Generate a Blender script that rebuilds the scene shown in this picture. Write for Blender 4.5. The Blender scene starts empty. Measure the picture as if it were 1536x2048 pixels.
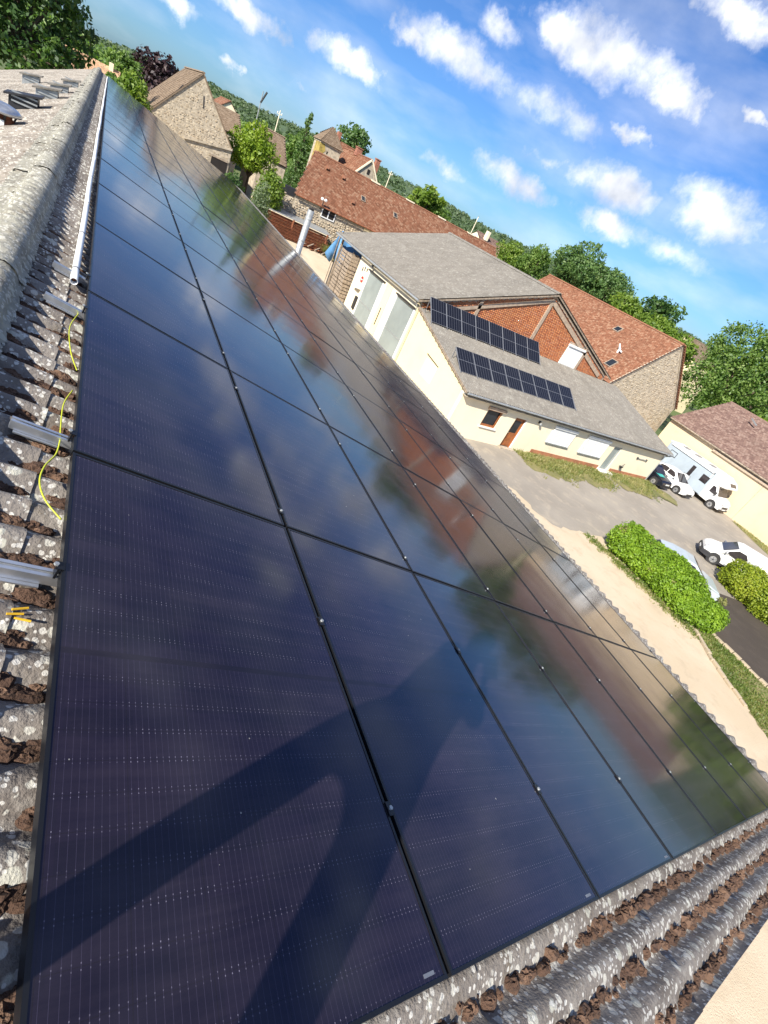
import bpy, math, random
import numpy as np
from mathutils import Matrix, Vector

random.seed(7)
rng = np.random.default_rng(7)
SC = bpy.context.scene
COL = SC.collection
PI = math.pi
H = 9.5                      # camera height above the yard

# ------------------------------------------------------------------ camera
cam_d = bpy.data.cameras.new("camera")
cam = bpy.data.objects.new("camera", cam_d)
COL.objects.link(cam)
RW = [[-0.37177, -0.63521, 0.67698], [-0.83246, -0.09462, -0.54594], [0.41084, -0.76652, -0.49361]]
m = Matrix(((RW[0][0], -RW[0][1], -RW[0][2], 0), (RW[1][0], -RW[1][1], -RW[1][2], 0),
            (RW[2][0], -RW[2][1], -RW[2][2], H), (0, 0, 0, 1)))
cam.matrix_world = m
cam_d.sensor_width = 36.0
cam_d.lens = 993.36 / 2048 * 36.0
cam_d.clip_start = 0.05
cam_d.clip_end = 6000
SC.camera = cam
SC.render.resolution_x, SC.render.resolution_y = 768, 1024

# ------------------------------------------------------------------ light, sky, exposure
SUN_DIR = Vector((1.0, -1.822, -1.54)).normalized()
SUN_EL = math.asin(-SUN_DIR.z)
SUN_ROT = math.atan2(-SUN_DIR.x, -SUN_DIR.y)
sd = bpy.data.lights.new("sun", "SUN")
sd.energy = 5.0
sd.angle = math.radians(0.53)
sd.color = (1.0, 0.93, 0.82)
so = bpy.data.objects.new("sun", sd)
COL.objects.link(so)
so.rotation_mode = 'QUATERNION'
so.rotation_quaternion = SUN_DIR.to_track_quat('-Z', 'Y')
so.location = (-20, 40, 60)

SC.view_settings.view_transform = 'Standard'
SC.view_settings.look = 'None'
SC.view_settings.gamma = 1
SC.view_settings.use_curve_mapping = False
SC.view_settings.exposure = 0.88
SC.cycles.max_bounces = 6
SC.cycles.diffuse_bounces = 3
SC.cycles.glossy_bounces = 3
SC.cycles.transparent_max_bounces = 6
SC.cycles.use_denoising = True

# clouds in view: azimuth, elevation, half width, half height (radians), density
CLOUDS = [(-0.6003, 0.2757, 0.0634, 0.0212, 1), (-0.6689, 0.2844, 0.0907, 0.0312, 1), (-0.7658, 0.2765, 0.0521, 0.0212, 1),
 (-0.4413, 0.2001, 0.0949, 0.0203, 0.9), (-0.3748, 0.1915, 0.0351, 0.0123, 0.9), (-0.3048, 0.1302, 0.0532, 0.0169, 0.9),
 (-0.1584, 0.1155, 0.0469, 0.0149, 0.95), (-0.0663, 0.0803, 0.0342, 0.0102, 0.8), (-0.7805, 0.3645, 0.0595, 0.0174, 1),
 (-0.4893, 0.2471, 0.0353, 0.013, 0.6), (-0.6319, 0.202, 0.0832, 0.0221, 0.55), (-0.736, 0.2203, 0.0311, 0.0089, 0.8),
 (-0.6069, 0.1018, 0.0532, 0.0189, 0.9), (-0.7641, 0.154, 0.0697, 0.0264, 0.95), (-0.7771, 0.1114, 0.048, 0.0146, 0.9),
 (-0.9116, 0.1787, 0.0851, 0.0308, 0.9), (-0.8855, 0.2912, 0.023, 0.0076, 0.9), (-0.2399, 0.069, 0.0386, 0.0089, 0.5),
 (-0.1475, 0.0499, 0.0179, 0.0074, 0.6), (-0.4994, 0.0694, 0.0368, 0.0111, 0.6), (-0.8786, 0.1135, 0.0912, 0.0163, 0.5),
 (-0.6466, 0.1477, 0.0396, 0.0113, 0.5)]


def build_world():
    w = bpy.data.worlds.new("World")
    SC.world = w
    w.use_nodes = True
    nt = w.node_tree
    nt.nodes.clear()
    N, L = nt.nodes.new, nt.links.new
    def math_(op, a, b=None, clamp=False):
        n = N("ShaderNodeMath"); n.operation = op; n.use_clamp = clamp
        for i, v in enumerate((a, b)):
            if v is None: continue
            if isinstance(v, (int, float)): n.inputs[i].default_value = v
            else: L(v, n.inputs[i])
        return n.outputs[0]
    def vmath(op, a, b=None):
        n = N("ShaderNodeVectorMath"); n.operation = op
        for i, v in enumerate((a, b)):
            if v is None: continue
            if isinstance(v, tuple): n.inputs[i].default_value = v
            else: L(v, n.inputs[i])
        return n.outputs["Value"] if op in ("LENGTH", "DOT_PRODUCT") else n.outputs[0]
    sky = N("ShaderNodeTexSky")
    sky.sky_type = 'NISHITA'
    sky.sun_disc = False
    sky.sun_elevation = SUN_EL
    sky.sun_rotation = SUN_ROT
    sky.altitude = 100
    sky.air_density = 1.0
    sky.dust_density = 0.6
    sky.ozone_density = 2.6
    tc = N("ShaderNodeTexCoord")
    g = tc.outputs["Generated"]
    sep = N("ShaderNodeSeparateXYZ"); L(g, sep.inputs[0])
    az = math_('ARCTAN2', sep.outputs[1], sep.outputs[0])
    el = math_('ARCSINE', sep.outputs[2])
    comb = N("ShaderNodeCombineXYZ"); L(az, comb.inputs[0]); L(el, comb.inputs[1])
    # ragged edges: warp the sky coordinates
    nz = N("ShaderNodeTexNoise"); nz.inputs["Scale"].default_value = 26; nz.inputs["Detail"].default_value = 6
    nz.inputs["Roughness"].default_value = 0.62
    L(g, nz.inputs["Vector"])
    off = vmath('SUBTRACT', nz.outputs["Color"], (0.5, 0.5, 0.5))
    off = vmath('MULTIPLY', off, (0.10, 0.045, 0.0))
    ae = vmath('ADD', comb.outputs[0], off)
    acc = None
    low = None
    for (a, e, ha, he, d) in CLOUDS:
        v = vmath('SUBTRACT', ae, (a, e, 0))
        v = vmath('MULTIPLY', v, (1 / (1.55 * ha), 1 / (1.65 * he), 0))
        ln = vmath('LENGTH', v)
        b = math_('MULTIPLY', math_('SUBTRACT', 1.0, ln, True), d * 1.25)
        acc = b if acc is None else math_('MAXIMUM', acc, b)
    fine = N("ShaderNodeTexNoise"); fine.inputs["Scale"].default_value = 14; fine.inputs["Detail"].default_value = 9
    fine.inputs["Roughness"].default_value = 0.62
    L(g, fine.inputs["Vector"])
    f0 = math_('MULTIPLY', math_('SUBTRACT', fine.outputs["Fac"], 0.5), 2.1)
    msk = math_('ADD', acc, math_('MULTIPLY', f0, math_('MINIMUM', math_('MULTIPLY', acc, 2.2), 0.75)))
    mr = N("ShaderNodeMapRange"); mr.interpolation_type = 'SMOOTHSTEP'
    mr.inputs[1].default_value = 0.03; mr.inputs[2].default_value = 1.12
    L(msk, mr.inputs[0])
    m_named = mr.outputs[0]
    # the same broken cloud deck over the rest of the sky
    zc = math_('MAXIMUM', sep.outputs[2], 0.06)
    px = math_('DIVIDE', sep.outputs[0], zc); py = math_('DIVIDE', sep.outputs[1], zc)
    pc = N("ShaderNodeCombineXYZ"); L(px, pc.inputs[0]); L(py, pc.inputs[1])
    dn = N("ShaderNodeTexNoise"); dn.inputs["Scale"].default_value = 1.25; dn.inputs["Detail"].default_value = 8
    dn.inputs["Roughness"].default_value = 0.58
    L(pc.outputs[0], dn.inputs["Vector"])
    md = N("ShaderNodeMapRange"); md.interpolation_type = 'SMOOTHSTEP'
    md.inputs[1].default_value = 0.48; md.inputs[2].default_value = 0.74
    L(dn.outputs["Fac"], md.inputs[0])
    # deck starts above the strip that holds the clouds above
    me = N("ShaderNodeMapRange"); me.interpolation_type = 'SMOOTHSTEP'
    me.inputs[1].default_value = 0.36; me.inputs[2].default_value = 0.50
    L(el, me.inputs[0])
    oth = N("ShaderNodeMapRange"); oth.interpolation_type = 'SMOOTHSTEP'    # sky to the side and behind
    oth.inputs[1].default_value = 0.72; oth.inputs[2].default_value = 0.95
    L(math_('ABSOLUTE', math_('ADD', az, 0.48)), oth.inputs[0])
    where = math_('MAXIMUM', me.outputs[0], oth.outputs[0])
    up = N("ShaderNodeMapRange"); up.inputs[1].default_value = 0.03; up.inputs[2].default_value = 0.12
    L(sep.outputs[2], up.inputs[0])
    deck = math_('MULTIPLY', math_('MULTIPLY', md.outputs[0], where), up.outputs[0])
    # thin high veil
    vn = N("ShaderNodeTexNoise"); vn.inputs["Scale"].default_value = 5; vn.inputs["Detail"].default_value = 8
    mp = N("ShaderNodeMapping"); mp.inputs["Scale"].default_value = (1, 1, 3.2)
    L(g, mp.inputs[0]); L(mp.outputs[0], vn.inputs["Vector"])
    mv = N("ShaderNodeMapRange"); mv.inputs[1].default_value = 0.42; mv.inputs[2].default_value = 0.80; mv.inputs[4].default_value = 0.42
    L(vn.outputs["Fac"], mv.inputs[0])
    mask = math_('MAXIMUM', math_('MAXIMUM', m_named, deck), mv.outputs[0])
    # cloud tone: white heads, greyer thick cores and bases
    sh = N("ShaderNodeTexNoise"); sh.inputs["Scale"].default_value = 11; sh.inputs["Detail"].default_value = 6
    mo = N("ShaderNodeMapping"); mo.inputs["Location"].default_value = (0, 0, 0.02)
    L(g, mo.inputs[0]); L(mo.outputs[0], sh.inputs["Vector"])
    cr = N("ShaderNodeValToRGB")
    cr.color_ramp.elements[0].position = 0.30; cr.color_ramp.elements[0].color = (5.6, 6.0, 6.9, 1)
    cr.color_ramp.elements[1].position = 0.66; cr.color_ramp.elements[1].color = (13.0, 13.0, 13.1, 1)
    L(sh.outputs["Fac"], cr.inputs[0])
    tint = N("ShaderNodeMix"); tint.data_type = 'RGBA'; tint.blend_type = 'MULTIPLY'
    tint.inputs["Factor"].default_value = 1.0
    L(sky.outputs[0], tint.inputs[6]); tint.inputs[7].default_value = (0.50, 0.80, 1.24, 1)
    mx = N("ShaderNodeMix"); mx.data_type = 'RGBA'
    L(mask, mx.inputs["Factor"]); L(tint.outputs[2], mx.inputs[6]); L(cr.outputs[0], mx.inputs[7])
    bg = N("ShaderNodeBackground"); bg.inputs["Strength"].default_value = 0.066
    L(mx.outputs[2], bg.inputs[0])
    out = N("ShaderNodeOutputWorld"); L(bg.outputs[0], out.inputs[0])


build_world()


# ------------------------------------------------------------------ materials
MATS = {}


class NT:
    def __init__(s, name):
        s.m = bpy.data.materials.new(name); s.m.use_nodes = True
        s.nt = s.m.node_tree; s.nt.nodes.clear()
        s.out = s.nt.nodes.new("ShaderNodeOutputMaterial")
        s.b = s.nt.nodes.new("ShaderNodeBsdfPrincipled")
        s.nt.links.new(s.b.outputs[0], s.out.inputs[0])
    def n(s, t, **kw):
        nd = s.nt.nodes.new(t)
        for k, v in kw.items(): setattr(nd, k, v)
        return nd
    def l(s, a, b): s.nt.links.new(a, b)
    def val(s, sock, v):
        if isinstance(v, (int, float)): sock.default_value = v
        elif isinstance(v, tuple): sock.default_value = v if len(v) != 3 or sock.type == 'VECTOR' else (*v, 1)
        else: s.l(v, sock)
    def math(s, op, a, b=None, clamp=False):
        nd = s.n("ShaderNodeMath", operation=op, use_clamp=clamp)
        s.val(nd.inputs[0], a)
        if b is not None: s.val(nd.inputs[1], b)
        return nd.outputs[0]
    def mix(s, fac, a, b, blend='MIX'):
        nd = s.n("ShaderNodeMix", data_type='RGBA', blend_type=blend)
        s.val(nd.inputs["Factor"], fac); s.val(nd.inputs[6], a); s.val(nd.inputs[7], b)
        return nd.outputs[2]
    def coord(s, local=False, scale=None):
        if local: o = s.n("ShaderNodeTexCoord").outputs["Object"]
        else: o = s.n("ShaderNodeNewGeometry").outputs["Position"]
        if scale:
            mp = s.n("ShaderNodeMapping"); mp.inputs["Scale"].default_value = scale
            s.l(o, mp.inputs[0]); o = mp.outputs[0]
        return o
    def noise(s, co, scale, detail=4, rough=0.55):
        nd = s.n("ShaderNodeTexNoise")
        nd.inputs["Scale"].default_value = scale; nd.inputs["Detail"].default_value = detail
        nd.inputs["Roughness"].default_value = rough
        s.l(co, nd.inputs["Vector"])
        return nd.outputs["Fac"]
    def ramp(s, fac, lo, hi, a=0.0, b=1.0):
        nd = s.n("ShaderNodeMapRange", interpolation_type='SMOOTHSTEP')
        s.val(nd.inputs[0], fac); nd.inputs[1].default_value = lo; nd.inputs[2].default_value = hi
        nd.inputs[3].default_value = a; nd.inputs[4].default_value = b
        return nd.outputs[0]
    def voro(s, co, scale, rand=1.0):
        nd = s.n("ShaderNodeTexVoronoi"); nd.inputs["Scale"].default_value = scale
        nd.inputs["Randomness"].default_value = rand
        s.l(co, nd.inputs["Vector"])
        return nd.outputs["Distance"], nd.outputs["Color"]
    def island(s):
        return s.n("ShaderNodeNewGeometry").outputs["Random Per Island"]
    def bump(s, h, dist, strength=1.0):
        nd = s.n("ShaderNodeBump"); nd.inputs["Distance"].default_value = dist; nd.inputs["Strength"].default_value = strength
        s.l(h, nd.inputs["Height"]); s.l(nd.outputs[0], s.b.inputs["Normal"])
    def set(s, **kw):
        for k, v in kw.items(): s.val(s.b.inputs[k.replace("_", " ")], v)
        return s.m


def plain(name, c, rough=0.6, metal=0.0, var=0.12, scale=3.0, bump=0.0):
    """a colour with slight mottling and wear"""
    if name in MATS: return MATS[name]
    t = NT(name); co = t.coord()
    f = t.noise(co, scale, 5, 0.6)
    d = tuple(max(0, x * (1 - var * 1.6)) for x in c); u = tuple(min(1, x * (1 + var)) for x in c)
    t.set(Base_Color=t.mix(t.ramp(f, 0.3, 0.7), d, u), Roughness=rough, Metallic=metal)
    if bump: t.bump(t.noise(co, scale * 8, 4), bump)
    MATS[name] = t.m
    return t.m


def mat_fibre(name, base, dark, pale, lichen=0.0, moss=0.0, spot=24.0):
    """weathered fibre cement with lichen rosettes and moss"""
    t = NT(name); co = t.coord()
    f1 = t.noise(co, 1.3, 5, 0.6); f2 = t.noise(co, 14, 6, 0.7); f3 = t.noise(co, 60, 3, 0.6)
    c = t.mix(t.ramp(f1, 0.32, 0.68), dark, base)
    c = t.mix(t.ramp(f2, 0.45, 0.72), c, pale)
    big = t.noise(t.coord(scale=(1, 1, 0.35)), 0.42, 7, 0.68)
    c = t.mix(t.ramp(big, 0.50, 0.68, 0, 0.5), c, tuple(x * 0.8 for x in dark))
    c = t.mix(t.ramp(f3, 0.55, 0.75, 0, 0.6), c, dark)
    if moss:
        fm = t.noise(co, 7, 6, 0.75)
        c = t.mix(t.ramp(fm, 0.58 - moss * .1, 0.70, 0, 0.9), c, (0.10, 0.075, 0.05))
    if lichen:
        for k, (sc, th, col) in enumerate(((spot, 0.36, (0.60, 0.59, 0.52)), (spot * 0.55, 0.30, (0.52, 0.52, 0.44)), (spot * 2.1, 0.4, (0.66, 0.65, 0.60)))):
            mp = t.n("ShaderNodeMapping"); mp.inputs["Location"].default_value = (k * 3.3, k * 1.7, k * 0.9)
            t.l(co, mp.inputs[0])
            wv = t.n("ShaderNodeVectorMath", operation='ADD')
            nn = t.n("ShaderNodeTexNoise"); nn.inputs["Scale"].default_value = sc * 1.6; t.l(mp.outputs[0], nn.inputs["Vector"])
            sc_ = t.n("ShaderNodeVectorMath", operation='SCALE'); sc_.inputs["Scale"].default_value = 0.35 / sc
            t.l(nn.outputs["Color"], sc_.inputs[0]); t.l(mp.outputs[0], wv.inputs[0]); t.l(sc_.outputs[0], wv.inputs[1])
            dist, colr = t.voro(wv.outputs[0], sc)
            sp = t.n("ShaderNodeSeparateColor"); t.l(colr, sp.inputs[0])
            r = t.math('MULTIPLY', sp.outputs[0], th * 1.5)
            dd = t.math('SUBTRACT', r, dist)
            ms = t.ramp(dd, 0.0, 0.06, 0, lichen)
            pick = t.ramp(sp.outputs[1], 0.35, 0.45)
            c = t.mix(t.math('MULTIPLY', ms, pick), c, col)
    t.set(Base_Color=c, Roughness=0.92)
    t.bump(t.math('ADD', t.math('MULTIPLY', f2, 0.7), t.math('MULTIPLY', f3, 0.5)), 0.012)
    return t.m


def mat_island(name, cols, rough=0.85, bump=0.004, nscale=20.0, grime=0.25):
    """each loose piece (brick, tile, stone, leaf) has its own tone"""
    t = NT(name); co = t.coord()
    r = t.island()
    cr = t.n("ShaderNodeValToRGB")
    el = cr.color_ramp.elements
    while len(el) < len(cols): el.new(0.5)
    for i, c in enumerate(cols):
        el[i].position = i / (len(cols) - 1); el[i].color = (*c, 1)
    t.l(r, cr.inputs[0])
    f = t.noise(co, nscale, 5, 0.65); g = t.noise(co, 0.45, 5, 0.6)
    c = t.mix(t.ramp(f, 0.35, 0.75, 0, grime), cr.outputs[0], tuple(x * 0.45 for x in cols[0]))
    c = t.mix(t.ramp(g, 0.42, 0.7, 0, 0.4), c, tuple(x * 0.6 for x in cols[len(cols) // 2]))
    t.set(Base_Color=c, Roughness=rough)
    if bump: t.bump(f, bump)
    return t.m


def mat_leaf(name, cols, trans=0.35, nscale=0.6):
    t = NT(name); co = t.coord()
    r = t.island()
    cr = t.n("ShaderNodeValToRGB")
    el = cr.color_ramp.elements
    while len(el) < len(cols): el.new(0.5)
    for i, c in enumerate(cols):
        el[i].position = i / (len(cols) - 1); el[i].color = (*c, 1)
    f = t.noise(co, nscale, 3, 0.5)
    t.l(t.math('ADD', t.math('MULTIPLY', r, 0.55), t.ramp(f, 0.3, 0.7, 0, 0.45)), cr.inputs[0])
    t.set(Base_Color=cr.outputs[0], Roughness=0.55)
    tb = t.n("ShaderNodeBsdfTranslucent")
    bright = t.mix(1.0, cr.outputs[0], (1.5, 1.7, 0.7, 1), 'MULTIPLY')
    t.l(bright, tb.inputs[0])
    ms = t.n("ShaderNodeMixShader"); ms.inputs[0].default_value = trans
    t.l(t.b.outputs[0], ms.inputs[1]); t.l(tb.outputs[0], ms.inputs[2]); t.l(ms.outputs[0], t.out.inputs[0])
    return t.m


def mat_render(name, c, stain=0.3):
    """painted render wall: faint blotches, streaks and cracks"""
    t = NT(name); co = t.coord()
    f = t.noise(co, 0.8, 6, 0.6)
    streak = t.noise(t.coord(scale=(5, 5, 0.5)), 1.6, 5, 0.7)
    fine = t.noise(co, 45, 3)
    d = tuple(x * 0.72 for x in c)
    k = t.mix(t.ramp(f, 0.45, 0.75, 0, stain), c, d)
    k = t.mix(t.ramp(streak, 0.55, 0.8, 0, stain), k, tuple(x * 0.6 for x in c))
    t.set(Base_Color=k, Roughness=0.9)
    t.bump(fine, 0.004)
    return t.m


def mat_ground(name, c1, c2, c3, s1=0.25, s2=2.0, bump=0.02):
    t = NT(name); co = t.coord()
    a = t.noise(co, s1, 6, 0.6); b = t.noise(co, s2, 6, 0.65); f = t.noise(co, 25, 4, 0.7)
    k = t.mix(t.ramp(a, 0.35, 0.65), c1, c2)
    k = t.mix(t.ramp(b, 0.48, 0.72, 0, 0.75), k, c3)
    k = t.mix(t.ramp(f, 0.5, 0.8, 0, 0.4), k, tuple(x * 0.55 for x in c1))
    t.set(Base_Color=k, Roughness=0.95)
    t.bump(f, bump)
    return t.m


def mat_panel_glass():
    """black mono cells behind dusty textured glass: busbars, cell gaps, solder dots"""
    t = NT("panel_glass")
    co = t.n("ShaderNodeTexCoord").outputs["Object"]
    sp = t.n("ShaderNodeSeparateXYZ"); t.l(co, sp.inputs[0])
    x, y = sp.outputs[0], sp.outputs[1]
    PXL, PYW = 0.0853, 0.1828            # half cell pitch, cell width
    xx = t.math('SUBTRACT', x, 0.018)
    u = t.math('FRACT', t.math('DIVIDE', xx, PXL))
    yy = t.math('SUBTRACT', y, 0.0185)
    v = t.math('FRACT', t.math('DIVIDE', yy, PYW))
    du = t.math('ABSOLUTE', t.math('SUBTRACT', u, 0.5))          # 0.5 at gaps
    dv = t.math('ABSOLUTE', t.math('SUBTRACT', v, 0.5))
    gapx = t.math('GREATER_THAN', du, 0.488)
    gapy = t.math('GREATER_THAN', dv, 0.493)
    mid = t.math('LESS_THAN', t.math('ABSOLUTE', t.math('SUBTRACT', x, 1.0415)), 0.011)
    bus = t.math('FRACT', t.math('MULTIPLY', v, 10.0))
    db = t.math('ABSOLUTE', t.math('SUBTRACT', bus, 0.5))
    line = t.math('LESS_THAN', db, 0.030)
    dotv = t.math('LESS_THAN', db, 0.060)
    dotu = t.math('MULTIPLY', t.math('GREATER_THAN', du, 0.415), t.math('LESS_THAN', du, 0.450))
    dot = t.math('MULTIPLY', dotv, dotu)
    wn = t.n("ShaderNodeTexWhiteNoise"); wn.noise_dimensions = '3D'
    q = t.n("ShaderNodeVectorMath", operation='FLOOR')
    qm = t.n("ShaderNodeVectorMath", operation='DIVIDE'); t.l(co, qm.inputs[0]); qm.inputs[1].default_value = (PXL, PYW, 1)
    t.l(qm.outputs[0], q.inputs[0]); t.l(q.outputs[0], wn.inputs[0])
    base = t.mix(wn.outputs["Value"], (0.0030, 0.0030, 0.0080), (0.0052, 0.0040, 0.0115))
    c = t.mix(t.math('MAXIMUM', gapx, t.math('MAXIMUM', gapy, mid)), base, (0.002, 0.002, 0.003))
    c = t.mix(t.math('MULTIPLY', line, t.math('SUBTRACT', 1.0, mid)), c, (0.030, 0.026, 0.046))
    dn = t.ramp(t.noise(t.coord(), 5.0, 3), 0.35, 0.65, 0.25, 1.0)
    wn2 = t.n("ShaderNodeTexWhiteNoise"); wn2.noise_dimensions = '3D'
    q2 = t.n("ShaderNodeVectorMath", operation='FLOOR')
    qm2 = t.n("ShaderNodeVectorMath", operation='DIVIDE'); t.l(co, qm2.inputs[0]); qm2.inputs[1].default_value = (PXL / 2, PYW / 10, 1)
    t.l(qm2.outputs[0], q2.inputs[0]); t.l(q2.outputs[0], wn2.inputs[0])
    dn = t.math('MULTIPLY', dn, t.math('ADD', 0.35, t.math('MULTIPLY', wn2.outputs["Value"], 0.65)))
    c = t.mix(t.math('MULTIPLY', t.math('MULTIPLY', dot, dn), t.math('SUBTRACT', 1.0, mid)), c, (0.27, 0.25, 0.31))
    # dust film, uneven, with a few specks
    wco = t.coord()
    dust = t.noise(wco, 2.2, 6, 0.65)
    smear = t.noise(t.coord(scale=(9, 0.9, 0.9)), 1.3, 6, 0.7)
    film = t.math('MULTIPLY', t.ramp(dust, 0.3, 0.75, 0.021, 0.046), t.ramp(smear, 0.30, 0.72, 0.72, 1.45))
    c = t.mix(film, c, (0.42, 0.32, 0.38))
    sd_, sc_ = t.voro(wco, 17)
    s2 = t.n("ShaderNodeSeparateColor"); t.l(sc_, s2.inputs[0])
    speck = t.math('MULTIPLY', t.math('LESS_THAN', t.math('ADD', sd_, t.math('MULTIPLY', t.noise(wco, 130, 2), 0.05)), t.math('MULTIPLY', s2.outputs[1], 0.10)), t.math('GREATER_THAN', s2.outputs[0], 0.80))
    c = t.mix(t.math('MULTIPLY', speck, 0.5), c, (0.5, 0.48, 0.42))
    t.set(Base_Color=c, Roughness=t.ramp(dust, 0.3, 0.75, 0.085, 0.13), IOR=1.54, Specular_Tint=(0.6, 0.72, 1.0))
    wv = t.noise(t.coord(), 1.1, 2)
    t.bump(wv, 0.0025)
    return t.m


def mat_cells_small():
    t = NT("small_panel_cells")
    co = t.n("ShaderNodeTexCoord").outputs["Object"]
    sp = t.n("ShaderNodeSeparateXYZ"); t.l(co, sp.inputs[0])
    u = t.math('FRACT', t.math('DIVIDE', sp.outputs[0], 0.205))
    line = t.math('GREATER_THAN', t.math('ABSOLUTE', t.math('SUBTRACT', u, 0.5)), 0.45)
    c = t.mix(line, (0.009, 0.010, 0.016), (0.085, 0.09, 0.11))
    t.set(Base_Color=c, Roughness=0.18, IOR=1.4)
    return t.m


def M(name):
    return MATS[name]


MATS["roof_near"] = mat_fibre("lichen_fibre_cement", (0.235, 0.21, 0.185), (0.115, 0.097, 0.084), (0.31, 0.29, 0.26), lichen=0.66, moss=0.8)
MATS["ridge"] = mat_fibre("mossy_ridge_cement", (0.30, 0.29, 0.24), (0.15, 0.14, 0.115), (0.37, 0.36, 0.29), lichen=0.45, moss=0.5, spot=22)
MATS["roof_left"] = mat_fibre("pitted_fibre_cement", (0.32, 0.285, 0.24), (0.14, 0.12, 0.10), (0.40, 0.36, 0.305), lichen=0.4, moss=0.9, spot=16)
MATS["roof_grey"] = mat_fibre("grey_fibre_cement", (0.195, 0.180, 0.155), (0.155, 0.142, 0.122), (0.215, 0.198, 0.172), lichen=0.10, moss=0.3, spot=4)
MATS["glass"] = mat_panel_glass()
MATS["cells"] = mat_cells_small()
MATS["frame"] = plain("black_anodised_frame", (0.012, 0.013, 0.016), 0.35, 0.3, 0.1)
MATS["alu"] = plain("bare_aluminium", (0.62, 0.64, 0.66), 0.32, 0.85, 0.08, 12)
MATS["silver"] = plain("silver_frame", (0.26, 0.27, 0.29), 0.45, 0.5, 0.08, 12)
MATS["white"] = plain("white_plastic", (0.78, 0.79, 0.78), 0.45, 0, 0.05, 4)
MATS["paint_white"] = plain("white_paint", (0.80, 0.80, 0.78), 0.25, 0, 0.03, 2)
MATS["moss"] = mat_island("brown_moss", [(0.055, 0.030, 0.020), (0.11, 0.062, 0.040), (0.19, 0.115, 0.075)], 1.0, 0.02, 40)
MATS["cream"] = mat_render("cream_render", (0.76, 0.645, 0.40), 0.30)
MATS["cream_white"] = mat_render("pale_cream_render", (0.80, 0.715, 0.53), 0.28)
MATS["beige"] = mat_render("beige_render", (0.60, 0.475, 0.32), 0.28)
MATS["brick"] = mat_island("red_brick", [(0.34, 0.10, 0.04), (0.50, 0.165, 0.06), (0.58, 0.23, 0.09), (0.46, 0.19, 0.105)], 0.9, 0.003, 30)
MATS["mortar"] = plain("pale_mortar", (0.42, 0.33, 0.25), 0.95, 0, 0.15, 6)
MATS["beam"] = plain("weathered_concrete_beam", (0.40, 0.31, 0.23), 0.9, 0, 0.15, 4)
MATS["tile"] = mat_island("red_clay_tile", [(0.17, 0.068, 0.034), (0.235, 0.096, 0.050), (0.27, 0.120, 0.066), (0.34, 0.20, 0.125)], 0.85, 0.003, 8)
MATS["tile_brown"] = mat_island("brown_clay_tile", [(0.18, 0.125, 0.080), (0.23, 0.165, 0.11), (0.28, 0.21, 0.145)], 0.9, 0.003, 8)
MATS["tile_mauve"] = mat_island("mauve_clay_tile", [(0.13, 0.075, 0.062), (0.175, 0.108, 0.088), (0.22, 0.14, 0.112), (0.27, 0.19, 0.155)], 0.9, 0.003, 8)
MATS["underlay"] = plain("dark_underlay", (0.07, 0.045, 0.035), 0.95)
MATS["stone"] = mat_island("rubble_stone", [(0.34, 0.265, 0.175), (0.44, 0.36, 0.25), (0.58, 0.50, 0.37), (0.30, 0.235, 0.165)], 0.95, 0.006, 12)
MATS["stone_mortar"] = plain("lime_mortar", (0.45, 0.385, 0.29), 0.95, 0, 0.2, 3, 0.01)
MATS["rust"] = plain("rusty_steel", (0.27, 0.10, 0.048), 0.85, 0.1, 0.35, 5)
MATS["zinc"] = plain("galvanised_zinc", (0.40, 0.42, 0.42), 0.5, 0.5, 0.12, 6)
MATS["dark"] = plain("dark_plastic", (0.025, 0.025, 0.028), 0.5)
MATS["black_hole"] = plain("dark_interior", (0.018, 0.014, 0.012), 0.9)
MATS["wood_brown"] = plain("brown_varnished_wood", (0.30, 0.10, 0.03), 0.5, 0, 0.2, 6)
MATS["wood_grey"] = plain("weathered_grey_wood", (0.30, 0.24, 0.18), 0.9, 0, 0.25, 6)
MATS["tarp"] = plain("blue_tarpaulin", (0.10, 0.26, 0.50), 0.6, 0, 0.12, 2)
MATS["frosted"] = plain("grey_translucent_sheet", (0.25, 0.285, 0.275), 0.45, 0, 0.08, 0.8)
MATS["window"] = plain("dark_window_glass", (0.02, 0.024, 0.03), 0.06)
MATS["car_glass"] = plain("car_glass", (0.035, 0.03, 0.032), 0.05)
MATS["car_black"] = plain("black_car_paint", (0.012, 0.014, 0.022), 0.12)
MATS["car_pale"] = plain("pale_silver_paint", (0.52, 0.58, 0.60), 0.22, 0.2, 0.03)
MATS["camper_grey"] = plain("pale_grey_panel", (0.36, 0.42, 0.47), 0.4, 0, 0.05, 1)
MATS["tyre"] = plain("tyre_rubber", (0.03, 0.029, 0.028), 0.85)
MATS["rim"] = plain("alloy_rim", (0.5, 0.5, 0.5), 0.35, 0.7)
MATS["red"] = plain("red_enamel", (0.55, 0.03, 0.03), 0.5)
MATS["yellow_cable"] = plain("yellow_green_cable", (0.46, 0.50, 0.03), 0.5)
MATS["yellow"] = plain("yellow_plastic", (0.70, 0.42, 0.02), 0.5)
MATS["plinth"] = plain("terracotta_plinth", (0.40, 0.17, 0.085), 0.85, 0, 0.15, 2)
MATS["bark"] = plain("bark", (0.10, 0.075, 0.055), 0.95, 0, 0.3, 4)
MATS["lichen_yellow"] = plain("yellow_lichen_render", (0.36, 0.27, 0.07), 0.95, 0, 0.25, 2)
MATS["chimney_brick"] = plain("chimney_brick", (0.33, 0.14, 0.09), 0.9, 0, 0.2, 4)
MATS["skin"] = plain("skin", (0.45, 0.27, 0.19), 0.5)
MATS["cloth"] = plain("dark_work_clothes", (0.03, 0.035, 0.05), 0.9)
MATS["teal"] = plain("teal_reflective_sheet", (0.05, 0.42, 0.38), 0.4)
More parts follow.
